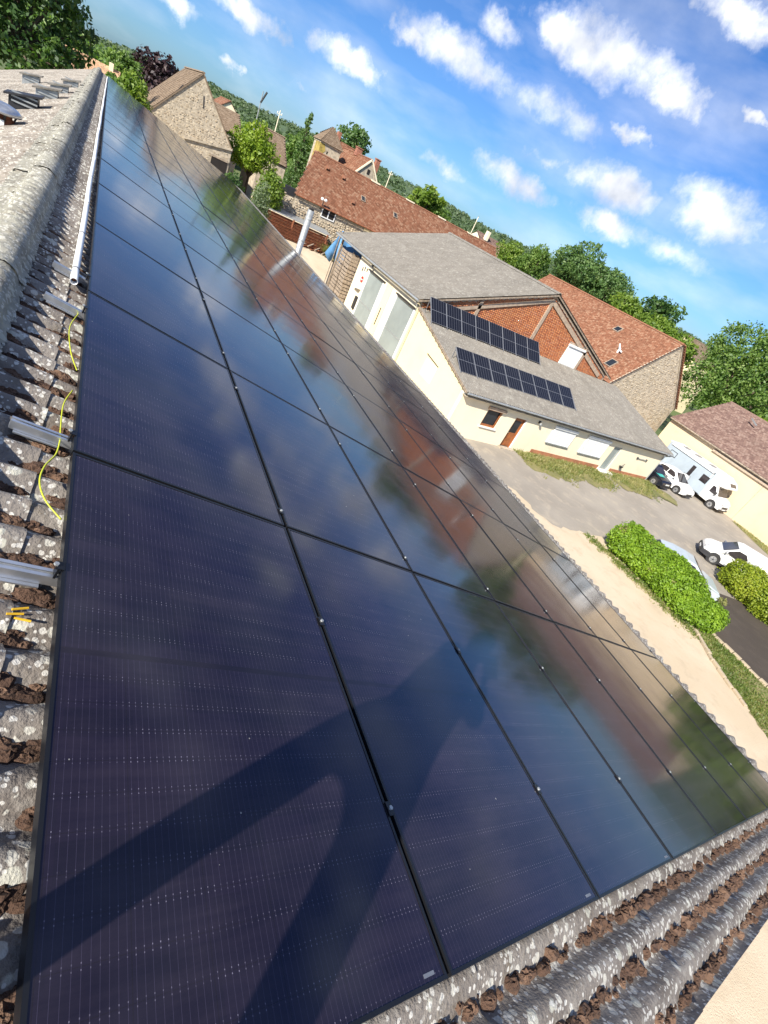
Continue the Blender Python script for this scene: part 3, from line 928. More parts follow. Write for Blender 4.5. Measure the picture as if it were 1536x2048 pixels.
def RP(X, Y, h=0.0):
    """point on the near roof slope: X along the ridge, Y down the slope, h above the panel plane"""
    return L0 + AX * X + AY * Y + AZ * h


CREST = -0.080
AMP = 0.0255
MEAN = CREST - AMP
ROOF_X0, ROOF_X1 = -0.50, 42.4
RIDGE_Y = -0.50
EAVE_Y = 8.98


def build_barn():
    t = thing("barn", "long barn underfoot with lichen covered corrugated roof carrying the black panels", "barn", (20, -4, 0))
    # sheets on the near slope, one object for each course
    ov = 0.12
    courses = [(RIDGE_Y, -0.09)] + [(-0.09 - ov + k * 1.46, -0.09 + (k + 1) * 1.46) for k in range(6)]
    courses = [(a, min(b, EAVE_Y)) for a, b in courses]
    courses[-1] = (courses[-1][0], EAVE_Y)
    for i, (a, b) in enumerate(courses):
        for V, F in corrugated(RP(ROOF_X0, b, MEAN), AX, ROOF_X1 - ROOF_X0, -AY, b - a, AZ, lift=0.012, phase=0.03, seg=8):
            link("roof_sheet", np_mesh("roof_sheet", V, F), "roof_near", t, smooth=True)
    # far slope beyond the ridge
    SLL = math.radians(26)
    apex = RP(0, RIDGE_Y, MEAN)
    S2 = Vector((0, -math.cos(SLL), math.sin(SLL))); N2 = Vector((0, math.sin(SLL), math.cos(SLL)))
    for k in range(6):
        a, b = k * 1.5, (k + 1) * 1.5 + .1
        P = Vector((L0.x + ROOF_X0, apex.y, apex.z)) - S2 * b
        for V, F in corrugated(P, AX, ROOF_X1 - ROOF_X0, S2, b - a, N2, lift=0.012, phase=0.03, seg=8):
            link("roof_sheet", np_mesh("roof_sheet", V, F), "roof_left", t, smooth=True)
    # ridge caps
    x = L0.x + ROOF_X0 - 0.05
    while x < L0.x + ROOF_X1:
        ln = 1.12
        n = 24; rows = 54 if x < 14 else 18
        V = []
        dz = random.uniform(-.006, .006)
        for r in range(rows + 1):
            xx = x + ln * r / rows
            for k in range(n + 1):
                tt = k / n
                if tt < 0.2:
                    yy = 0.24 - 0.15 * tt / 0.2; zz = -0.075 + 0.05 * tt / 0.2      # far wing
                elif tt > 0.86:
                    yy = -0.145 - 0.035 * (tt - .86) / .14; zz = -0.028 - 0.03 * (tt - .86) / .14
                else:
                    a = PI * (1 - (tt - .2) / .66)
                    yy = -0.03 - 0.117 * math.cos(PI - a) * -1
                    yy = -0.028 + 0.117 * math.cos(a) * -1
                    zz = -0.026 + 0.098 * math.sin(a)
                wob = 0.004 * math.sin(xx * 37 + k) + random.uniform(-.0055, .0055) + (.006 if random.random() < .12 else 0)
                V.append((xx, apex.y + yy + wob, apex.z + 0.045 + zz + dz + wob + (0.005 if r < 2 else 0)))
        # order of yy: far side positive
        W_ = n + 1
        F = [(r * W_ + k, (r + 1) * W_ + k, (r + 1) * W_ + k + 1, r * W_ + k + 1) for r in range(rows) for k in range(n)]
        mb = MB(); mb.add(V, F)
        mb.build("ridge_cap", "ridge", t, smooth=True)
        x += ln - 0.03
    # walls under the roof
    wy0 = RP(0, 8.25).y; wz0 = RP(0, 8.25, -0.28).z
    lx = 8.2 * math.cos(SLL); wy1 = apex.y + lx; wz1 = apex.z - 8.2 * math.sin(SLL) - .2
    mb = MB()
    for X in (L0.x - 0.32, L0.x + ROOF_X1 - 0.5):
        mb.prism([(X, wy0, 0), (X, wy0, wz0), (X, apex.y, apex.z - .18), (X, wy1, wz1), (X, wy1, 0)], (0.3, 0, 0))
    mb.box(L0.x - .02, L0.x + ROOF_X1 - .5, wy0, wy0 + .3, 0, wz0 - .02)
    mb.box(L0.x - .02, L0.x + ROOF_X1 - .5, wy1 - .3, wy1, 0, wz1 - .02)
    mb.build("wall", "cream", t)
    # moss lumps lodged in the valleys
    V = []; F = []
    ico = []
    def lump(c, r, ax, ay, az):
        n1, n2 = 10, 6
        b = len(V)
        for i in range(n2 + 1):
            th = PI * 0.62 * i / n2
            for k in range(n1):
                ph = 2 * PI * k / n1
                q = r * (1 + random.uniform(-.22, .30))
                V.append(c + AX * (math.sin(th) * math.cos(ph) * q * ax) + AY * (math.sin(th) * math.sin(ph) * q * ay) + AZ * (math.cos(th) * q * az))
        for i in range(n2):
            for k in range(n1):
                F.append((b + i * n1 + k, b + i * n1 + (k + 1) % n1, b + (i + 1) * n1 + (k + 1) % n1, b + (i + 1) * n1 + k))
    pitch = 0.177
    nwave = int((9 - ROOF_X0) / pitch)
    for w in range(nwave):
        xv = ROOF_X0 + (w + 0.5) * pitch - 0.03
        if xv < 0.02:
            y = 0.0
            while y < 8.9:
                thick_ = 0.5 + 0.5 * math.sin(y * 2.1 + w * 2.3) * math.sin(y * 0.9 + w) + random.uniform(-.35, .35)
                if thick_ > 0.12:
                    r = random.uniform(0.011, 0.024) + 0.026 * max(0, thick_) * random.random()
                    lump(RP(xv + random.uniform(-.012, .034), y, MEAN - AMP + 0.004), r, 0.9, random.uniform(.8, 1.7), random.uniform(.8, 1.5))
                y += random.uniform(.012, .055)
        y = -0.40
        while y < 0.06:
            if math.sin(y * 17 + w * 1.9) + random.uniform(-.5, 1.1) > -0.25:
                lump(RP(xv + random.uniform(-.012, .042), y, MEAN - AMP + 0.003), random.uniform(0.014, 0.032), 1.0, random.uniform(1.0, 2.2), random.uniform(.6, 1.15))
            y += random.uniform(.010, .026)
    mb = MB(); mb.add(V, F)
    o = mb.build("moss", "moss", t); o["kind"] = "stuff"
    return t


barn = build_barn()

PL, PW = 2.080, 1.134
PX, PY = 2.0977, 1.154
NCOL, NROW = 20, 7


def build_array():
    # one panel in its own coordinates: x along the ridge, y up the slope, z out of the roof
    fm = MB()
    w, th = 0.011, 0.034
    fm.box(0, PL, 0, w, -th, 0); fm.box(0, PL, PW - w, PW, -th, 0)
    fm.box(0, w, w, PW - w, -th, 0); fm.box(PL - w, PL, w, PW - w, -th, 0)
    fme = bpy.data.meshes.new("panel_frame"); fme.from_pydata(fm.v, [], fm.f)
    gm = MB(); gm.box(w - .001, PL - w + .001, w - .001, PW - w + .001, -0.008, -0.0022)
    gme = bpy.data.meshes.new("panel_glass"); gme.from_pydata(gm.v, [], gm.f)
    sm = MB(); pass
    ordn = ["first", "second", "third", "fourth", "fifth", "sixth", "seventh", "eighth", "ninth", "tenth", "eleventh", "twelfth", "thirteenth",
            "fourteenth", "fifteenth", "sixteenth", "seventeenth", "eighteenth", "nineteenth", "twentieth"]
    tens = ordn[:9]
    ordn += ["twenty-" + k for k in tens] + ["thirtieth"] + ["thirty-" + k for k in tens] + ["fortieth"]
    rot = Matrix.Rotation(SL, 3, 'X').to_euler()
    for j in range(NROW):
        for i in range(NCOL):
            jx = random.uniform(-.0015, .0015); jh = random.uniform(-.0015, .0015)
            loc = RP(i * PX + 0.009 + jx, j * PY + 0.010 + PW, jh)
            e = bpy.data.objects.new("solar_panel", None)
            e.empty_display_size = 0.2
            e.location = loc
            e.rotation_euler = (rot.x + random.uniform(-.0022, .0022), random.uniform(-.0016, .0016), 0)
            COL.objects.link(e)
            row = "top row beside the ridge" if j == 0 else ("lowest row along the eave" if j == NROW - 1 else f"{ordn[j]} row below the ridge")
            tag(e, f"black solar panel in the {row}, {ordn[i]} from the near verge", "solar panel", "black solar panels on the barn roof")
            for nm, me, mt in (("frame", fme, "frame"), ("glass", gme, "glass")):
                if not me.materials: me.materials.append(M(mt))
                o = bpy.data.objects.new(nm, me); COL.objects.link(o); o.parent = e
            if i == 0 and j < 3:
                k = MB()
                k.box(0.022, 0.032, 0.05, 0.098, -0.0021, -0.0014)
                o = k.build("sticker", "silver"); o.parent = e
                o["label"] = "small white sticker at the corner"
    # rails under the panels, with the clamps that hold them
    rails = [0.50, 1.385, 2.24, 3.84, 4.53, 5.95] + [i * PX + d for i in range(3, NCOL) for d in (0.40, 1.66)]
    shown = {1: "nearest but one", 2: "", 3: ""}
    for q, X in enumerate(rails):
        stub = -0.22 if q in (1, 2, 3, 4) else 0.02
        t = thing("mounting_rail", f"{ordn[q]} aluminium mounting rail from the near verge, running down under the panels", "rail", RP(X, stub), "aluminium rails under the solar panels")
        mb = MB()
        e0, e1 = stub, NROW * PY + 0.05
        for (x0, x1, h0, h1) in ((-0.020, 0.020, -0.076, -0.069), (-0.020, -0.016, -0.069, -0.040), (0.016, 0.020, -0.069, -0.040), (-0.020, -0.006, -0.040, -0.036), (0.006, 0.020, -0.040, -0.036), (-0.016, 0.016, -0.056, -0.053)):
            c = [RP(X + x0, e0, h0), RP(X + x1, e0, h0), RP(X + x1, e0, h1), RP(X + x0, e0, h1)]
            mb.prism(c, AY * (e1 - e0))
        mb.build("profile", "alu", t)
        # flat bracket on which the stub rests
        if q in (1, 2, 3, 4):
            mb = MB(); mb.prism([RP(X - .035, -.20, -.084), RP(X + .035, -.20, -.084), RP(X + .035, -.20, -.0775), RP(X - .035, -.20, -.0775)], AY * 0.17)
            mb.build("bracket", "alu", t)
        for j in range(NROW + 1):
            if j == 0 and stub > 0: continue
            mb = MB()
            Yc = j * PY
            h0, h1 = 0.0018, 0.006
            wd = 0.014
            ya, yb = Yc - wd, Yc + wd
            if j == 0: ya, yb = Yc - 0.010, Yc + 0.016
            if j == NROW: ya, yb = Yc - 0.012, Yc + 0.018
            hwc = .025 if 0 < j < NROW else .018
            mb.prism([RP(X - hwc, ya, h0), RP(X + hwc, ya, h0), RP(X + hwc, ya, h1), RP(X - hwc, ya, h1)], AY * (yb - ya))
            mb.prism([RP(X - .02, Yc - .004, -.04), RP(X + .02, Yc - .004, -.04), RP(X + .02, Yc - .004, h0), RP(X - .02, Yc - .004, h0)], AY * .008)
            c_ = mb.build("clamp", "frame", t)
            bb = MB()
            Yb = Yc - (0.010 if j == 0 else 0)
            bb.tube([RP(X, Yb, h1), RP(X, Yb, h1 + 0.007)], 0.0085, 6)
            bb.build("bolt", "zinc", c_)
            if X > 12: continue


build_array()


def build_roof_bits():
    # conduit
    t = thing("conduit_pipe", "white plastic conduit pipe lying along the upper edge of the panels", "pipe", RP(4.35, -.09))
    def cpt(X, d=0): return RP(X, -0.080 + 0.003 * math.sin(X * 1.3) + 0.006 * X / 4, -0.044 + d + 0.002 * math.sin(X * 2.1))
    segs = [(4.35, 6.95), (6.93, 10.1), (10.08, 14), (13.98, 20), (19.98, 30), (29.9, 41)]
    for a, b in segs:
        pts = [cpt(a + (b - a) * k / 10) for k in range(11)]
        mb = MB()
        n = 14; r0, r1 = 0.026, 0.0228
        K = len(pts); V = []
        for rr in (r0, r1):
            for i, p in enumerate(pts):
                d = (pts[min(i + 1, K - 1)] - pts[max(i - 1, 0)]).normalized(); a_ = d.cross(Vector((0, 0, 1))).normalized(); b_ = a_.cross(d)
                for k in range(n):
                    th = 2 * PI * k / n; V.append(p + a_ * math.cos(th) * rr + b_ * math.sin(th) * rr)
        F = [(i * n + k, i * n + (k + 1) % n, (i + 1) * n + (k + 1) % n, (i + 1) * n + k) for i in range(K - 1) for k in range(n)]
        o2 = K * n
        F += [(o2 + i * n + (k + 1) % n, o2 + i * n + k, o2 + (i + 1) * n + k, o2 + (i + 1) * n + (k + 1) % n) for i in range(K - 1) for k in range(n)]
        F += [(k, o2 + k, o2 + (k + 1) % n, (k + 1) % n) for k in range(n)]
        mb.add(V, F)
        mb.build("pipe_length", "white", t, smooth=True)
    mb = MB(); mb.tube([cpt(4.42), cpt(4.44), ], 0.0224, 10); mb.build("plug", "rust", t)
    for X in (4.62, 5.7, 6.98, 8.6):
        MB().tube([cpt(X), cpt(X + .012)], 0.0290, 14).build("tie", "dark", t)
    # earth cable loops
    t = thing("earth_cable", "yellow and green earth cable looping out beside the panel edge", "cable", RP(2, -.04))
    def loop(ps):
        P = [RP(*p) for p in ps]; out = []
        for i in range(len(P) - 1):
            p0, p1, p2, p3 = P[max(i - 1, 0)], P[i], P[i + 1], P[min(i + 2, len(P) - 1)]
            for k in range(8):
                u = k / 8
                out.append(0.5 * ((2 * p1) + (p2 - p0) * u + (2 * p0 - 5 * p1 + 4 * p2 - p3) * u * u + (3 * p1 - p0 - 3 * p2 + p3) * u ** 3))
        return out + [P[-1]]
    for ps in ([(3.84, -.015, -.06), (3.55, -.055, -.045), (3.35, -.055, -.04), (3.15, -.03, -.05), (3.0, .01, -.06)],
               [(2.75, .0, -.06), (2.55, -.035, -.05), (2.3, -.035, -.045), (2.24, -.03, -.05), (2.1, -.04, -.045), (1.98, -.075, -.04), (1.86, -.085, -.035), (1.77, -.055, -.045), (1.70, .01, -.06)]):
        MB().tube(loop(ps), 0.0034, 7).build("cable_length", "yellow_cable", t, smooth=True)
    # ties left lying on the tiles
    for k, (X, Y, a) in enumerate(((1.215, -.105, 0.2), (1.20, -.085, -0.1), (1.228, -.095, 0.35))):
        p = RP(X, Y, -0.072 + .004 * k); q = p + AY * 0.045 * math.cos(a) + AX * 0.045 * math.sin(a)
        o = MB().tube([p, q], 0.004, 6).build("cable_offcut", "yellow")
        tag(o, ["yellow cable offcut lying on the mossy sheet, lowest of three", "yellow cable offcut lying on the mossy sheet, nearest the frame", "yellow cable offcut lying on the mossy sheet, uppermost of three"][k], "cable offcut", "yellow cable offcuts on the roof")
    # roof vents on the far slope
    SLL = math.radians(26); apex = RP(0, RIDGE_Y, MEAN)
    def lp(x, y): return Vector((x, y, apex.z - (y - apex.y) * math.tan(SLL)))
    spots = [(15.8, 1.45, .50), (18.7, 1.25, .46), (20.9, 1.12, .42), (23.7, .98, .40), (27.0, 2.3, .5)]
    lab = ["dark hooded roof vent just beyond the domed cowl", "hooded roof vent with pale slats, second after the domed cowl", "hooded roof vent, third after the domed cowl",
           "small hooded roof vent closest to the far end of the ridge", "hooded roof vent farthest down the far slope"]
    for k, (x, y, s) in enumerate(spots):
        p = lp(x, y)
        t = thing("roof_vent", lab[k], "roof vent", p, "hooded vents on the roof")
        h = s * .62
        mb = MB()
        mb.prism([(x - s / 2, p.y - s / 2, p.z + .10), (x - s / 2, p.y + s / 2, p.z - .3), (x - s / 2, p.y + s / 2, p.z + h - .12), (x - s / 2, p.y - s / 2, p.z + h)], (s, 0, 0))
        mb.build("body", "dark" if k == 0 else "zinc", t)
        mb = MB()
        mb.prism([(x - s * .62, p.y - s * .66, p.z + h + .04), (x - s * .62, p.y + s * .66, p.z + h - .14), (x - s * .62, p.y + s * .66, p.z + h - .10), (x - s * .62, p.y - s * .66, p.z + h + .08)], (s * 1.24, 0, 0))
        mb.build("hood", "roof_grey" if k else "dark", t)
        for q in range(3):
            z = p.z + .10 + q * h * .27
            MB().box(x - s * .55, x - s * .5, p.y - s * .5, p.y + s * .4, z, z + .03).build("slat", "zinc", t)
    p = lp(12.5, 1.47)
    t = thing("domed_cowl", "squat roof cowl with shiny domed cap and dark body", "cowl", p)
    MB().lathe((p.x, p.y, p.z - .15), [(.20, 0), (.20, .30), (.17, .32), (.17, .42)], 18).build("body", "rust", t, smooth=False)
    MB().lathe((p.x, p.y, p.z + .25), [(.30, -.02), (.31, .02), (.24, .08), (.12, .12), (.01, .13)], 22).build("cap", "alu", t, smooth=True)
    MB().box(p.x - .215, p.x - .195, p.y - .08, p.y + .06, p.z + .02, p.z + .14).build("sticker", "white", t)
    for k in range(4):
        a = k * PI / 2 + .4
        MB().bar((p.x + .18 * math.cos(a), p.y + .18 * math.sin(a), p.z + .1), (p.x + .26 * math.cos(a), p.y + .26 * math.sin(a), p.z + .26), .03, .02).build("strut", "dark", t)
    # flue past the eave
    t = thing("flue_pipe", "tall galvanised flue pipe standing beyond the eave of the panelled roof", "flue", (27.3, -8.95, 0))
    MB().tube([(27.35, -8.95, 0.2), (27.28, -8.95, 7.35)], 0.155, 18).build("pipe", "zinc", t, smooth=True)
    for z in (5.9, 6.9):
        MB().tube([(27.29, -8.95, z), (27.29, -8.95, z + .05)], 0.166, 18).build("collar", "zinc", t, smooth=False)
    MB().tube([(27.28, -8.95, 7.35), (27.28, -8.95, 7.43)], 0.125, 16).build("mouth", "black_hole", t)
    MB().bar((27.3, -8.95, 5.2), (27.3, -8.1, 5.2), .04, .04).build("bracket", "zinc", t)


build_roof_bits()

# ================================================================== CREAM WORKSHOP (tall part with brick gable, low wing in front)
def V3(*a): return Vector(a)


def roof_part(name, P0, U, L, S, Hh, N, mat, parent, rows, pitch=0.177, phase=0.0, seg=6, amp=0.0255):
    for V, F in corrugated(P0, U, L, S, Hh, N, rows, pitch, amp, seg, 0.012, phase):
        link(name, np_mesh(name, V, F), mat, parent, smooth=True)


AX0, AX1 = 29.6, 46.0        # tall part, along the ridge
AYL, AYR, AYM = -18.4, -38.5, -28.45
AZE, AZR = 5.28, 9.02


def shutter(parent, x, y0, y1, z0, z1, face=-1, cat=None, slats=True):
    """closed white roller shutter: box above, curtain of slats, sill, guide rails"""
    d = 0.05 * face
    w = MB().box(x, x + d, y0, y1, z0, z1).build("window", "white", parent)
    MB().box(x, x + 0.16 * face, y0 - .06, y1 + .06, z1, z1 + .17).build("shutter_box", "white", w, bevel=0.015)
    MB().box(x, x + 0.12 * face, y0 - .05, y1 + .05, z0 - .06, z0).build("sill", "zinc", w)
    n = max(4, int((z1 - z0) / 0.11))
    for k in range(n):
        a = z0 + (z1 - z0) * k / n; b = z0 + (z1 - z0) * (k + 1) / n - 0.008
        MB().box(x + d * 1.02, x + d * 1.4, y0 + .05, y1 - .05, a, b).build("slat", "white", w)
    for yy in (y0 + .005, y1 - .045):
        MB().box(x + d * 1.02, x + d * 1.7, yy, yy + .04, z0, z1).build("guide", "white", w)
    return w


def build_workshop():
    t = thing("workshop", "tall cream workshop with grey corrugated roof, two translucent doors and brick gable", "workshop", (AX0, AYM, 0))
    # walls
    mb = MB(); mb.box(AX0 + .02, 40.8, AYL - .3, AYL, 0, AZE - .08); mb.build("wall", "cream_white", t)
    mb = MB(); mb.box(AX0 + .02, AX1, AYR, AYR + .3, 0, AZE - .08); mb.build("wall", "cream", t)
    hw = (AYL - AYR) / 2
    slope = (AZR - AZE) / hw
    def gz_(y): return AZE + (hw - abs(y - AYM)) * slope
    g = [(AX0, AYL - .02, 0), (AX0, AYL - .02, AZE - .10), (AX0, AYM, AZR - .12), (AX0, AYR + .02, AZE - .10), (AX0, AYR + .02, 0)]
    MB().prism(g, (0.28, 0, 0)).build("gable_wall", "mortar", t)
    MB().prism([(40.5, p[1] - .3 if p[1] > AYM else p[1] + .3, p[2] - .06) for p in g], (0.28, 0, 0)).build("gable_wall", "cream", t)
    MB().bar((AX1 - .2, AYL - .1, 0), (AX1 - .2, AYL - .1, AZE - .1), .16, .16, up=(0, 1, 0)).build("post", "wood_grey", t)
    MB().bar((40.8, AYL - .1, AZE - .18), (AX1, AYL - .1, AZE - .18), .12, .18).build("plate", "wood_grey", t)
    # bricks on the gable, coordinates: u = distance to the right of AYL, v = height
    def uv(y, z): return (AYL - y, z)
    poly = [uv(AYL - .05, 4.3), uv(AYL - .05, AZE - .22), uv(AYM, AZR - .2), uv(AYR + .05, AZE - .22), uv(AYR + .05, 4.3)]
    hole = [(AYL + 32.38, AYL + 34.42, 4.0, 6.5)]
    masonry("bricks", (AX0, AYL, 0), (0, -1, 0), (0, 0, 1), (-1, 0, 0), poly, "brick", t, sw=(.235, .236), sh=(.082, .083), proud=(.008, .014), joint=.014, inset=.0, bond=True, holes=hole)
    # concrete frame: king post, queen posts, inclined beams below the verge
    def beam(y0, z0, y1, z1, w=.26):
        MB().bar((AX0 - .03, y0, z0), (AX0 - .03, y1, z1), w, .13, up=(1, 0, 0)).build("beam", "beam", t)
    beam(-20.6, 5.30, AYM + .12, AZR - .58, .24)
    beam(AYR + .9, 4.95, AYM - .16, AZR - .62, .30)
    beam(AYM - .02, 4.5, AYM - .02, AZR - .42, .27)
    beam(-22.7, 4.5, -22.7, gz_(-22.7) - .3, .24)
    beam(-34.5, 4.5, -34.5, gz_(-34.5) - .25, .24)
    # shuttered window in the gable
    shutter(t, AX0 - .01, -34.35, -32.44, 4.55, 6.2)
    # roofs
    for side in (0, 1):
        S = V3(0, -hw - .45, (hw + .45) * slope) if side == 0 else V3(0, hw + .45, (hw + .45) * slope)
        Ls = S.length; S = S / Ls
        N = V3(0, slope, 1).normalized() if side == 0 else V3(0, -slope, 1).normalized()
        y0 = AYL + .45 if side == 0 else AYR - .45
        P0 = V3(AX0 - .30, y0, AZE - .45 * slope + .05)
        nrow = 7
        rows = [(max(0, k / nrow - .012), (k + 1) / nrow) for k in range(nrow)]
        roof_part("roof_sheet", P0, (1, 0, 0), AX1 - AX0 + .6, S, Ls, N, "roof_grey", t, rows, phase=.02)
    x = AX0 - .34
    while x < AX1 + .2:
        MB().prism([(x, AYM - .2, AZR + .02), (x, AYM - .12, AZR + .10), (x, AYM, AZR + .155), (x, AYM + .12, AZR + .10), (x, AYM + .2, AZR + .02), (x, AYM, AZR + .12)], (1.12, 0, 0)).build("ridge_cap", "roof_grey", t)
        x += 1.15
    # verge boards and gutter
    for s_ in (1, -1):
        y1 = AYM + s_ * (hw + .45)
        MB().bar((AX0 - .31, AYM, AZR - .07), (AX0 - .31, y1, AZE - .45 * slope - .05), .04, .09, up=(0, 0, 1)).build("verge_board", "wood_grey", t)
    MB().tube([(AX0 - .3, AYL + .50, AZE - .20), (AX1 + .3, AYL + .50, AZE - .20)], .075, 8).build("gutter", "zinc", t)
    MB().tube([(AX0 + .1, AYL + .48, AZE - .24), (AX0 + .1, AYL + .10, AZE - .7), (AX0 + .1, AYL + .10, 4.4)], .05, 8).build("downpipe", "zinc", t)
    # broken render bits of the verge: stepped bricks where the right verge meets the low roof
    # front wall with two tall doors
    def fb(name, x0, x1, z0, z1, d0, d1, mat, parent=t, bev=0):
        return MB().box(x0, x1, AYL + d0, AYL + d1, z0, z1).build(name, mat, parent, bevel=bev)
    for (x0, x1, lb) in ((35.45, 38.2, 0), (29.95, 32.75, 1)):
        d = fb("door", x0, x1, 0.05, 4.28, .02, .07, "frosted")
        d["label"] = ["grey translucent sliding door beside the no entry disc", "grey translucent sliding door next to the brick gable corner"][lb]
        fb("frame", x0 - .14, x0, 0.05, 4.42, .015, .13, "white", d); fb("frame", x1, x1 + .14, 0.05, 4.42, .015, .13, "white", d)
        fb("lintel", x0 - .2, x1 + .2, 4.42, 4.50, .015, .2, "dark", d)
        fb("rail", x0, x1, 2.1, 2.16, .07, .085, "zinc", d)
    fb("pilaster", AX0 + .02, AX0 + .28, 0, 4.9, .003, .09, "cream")
    fb("pilaster", 33.9, 34.9, 0, 4.55, .003, .05, "cream")
    fb("handle", 34.3, 34.36, 1.6, 2.9, .05, .10, "dark")
    fb("letter_box", 38.62, 38.98, 1.2, 2.2, .02, .16, "dark", t, .01)
    fb("canopy", 38.7, 39.7, 2.78, 2.86, .02, .45, "white")
    fb("vent_slot", 39.3, 39.42, 4.1, 4.4, .004, .03, "dark"); fb("vent_slot", 39.7, 39.82, 3.95, 4.25, .004, .03, "dark"); fb("vent_slot", 38.85, 38.97, 4.15, 4.4, .004, .03, "dark")
    # round no entry sign
    s = MB().tube([(39.2, AYL + .01, 3.45), (39.2, AYL + .035, 3.45)], .24, 24).build("no_entry_sign", "red", t)
    MB().box(39.03, 39.37, AYL + .036, AYL + .042, 3.41, 3.49).build("bar", "white", s)
    lm = MB().bar((37.8, AYL, 4.85), (37.8, AYL + .25, 4.9), .04, .04).build("wall_lamp", "dark", t)
    MB().lathe((37.8, AYL + .27, 4.74), [(.13, 0), (.10, .1), (.04, .16)], 10).build("shade", "dark", lm)
    # aerial mast at the far eave corner
    a = thing("aerial", "bare metal aerial mast above the far eave corner of the cream workshop", "aerial", (AX1 - .4, AYL + .2, AZE - .3))
    MB().tube([(AX1 - .4, AYL + .2, AZE - .4), (AX1 - .4, AYL + .2, AZE + 1.0)], .025, 6).build("mast", "dark", a)
    for k in range(4):
        MB().bar((AX1 - .7 + .05 * k, AYL + .2, AZE + .35 + k * .17), (AX1 - .1 - .05 * k, AYL + .2, AZE + .35 + k * .17), .018, .018).build("rod", "dark", a)


build_workshop()

BX0, BX1 = 21.6, 29.56
BYL, BYR = -18.45, -40.3
BZE, BZT = 2.88, 4.72
BSL = (BZT - BZE) / (BX1 - BX0 + .4)


def broof(x, d=0): return BZE + (x - BX0 + .4) * BSL + d


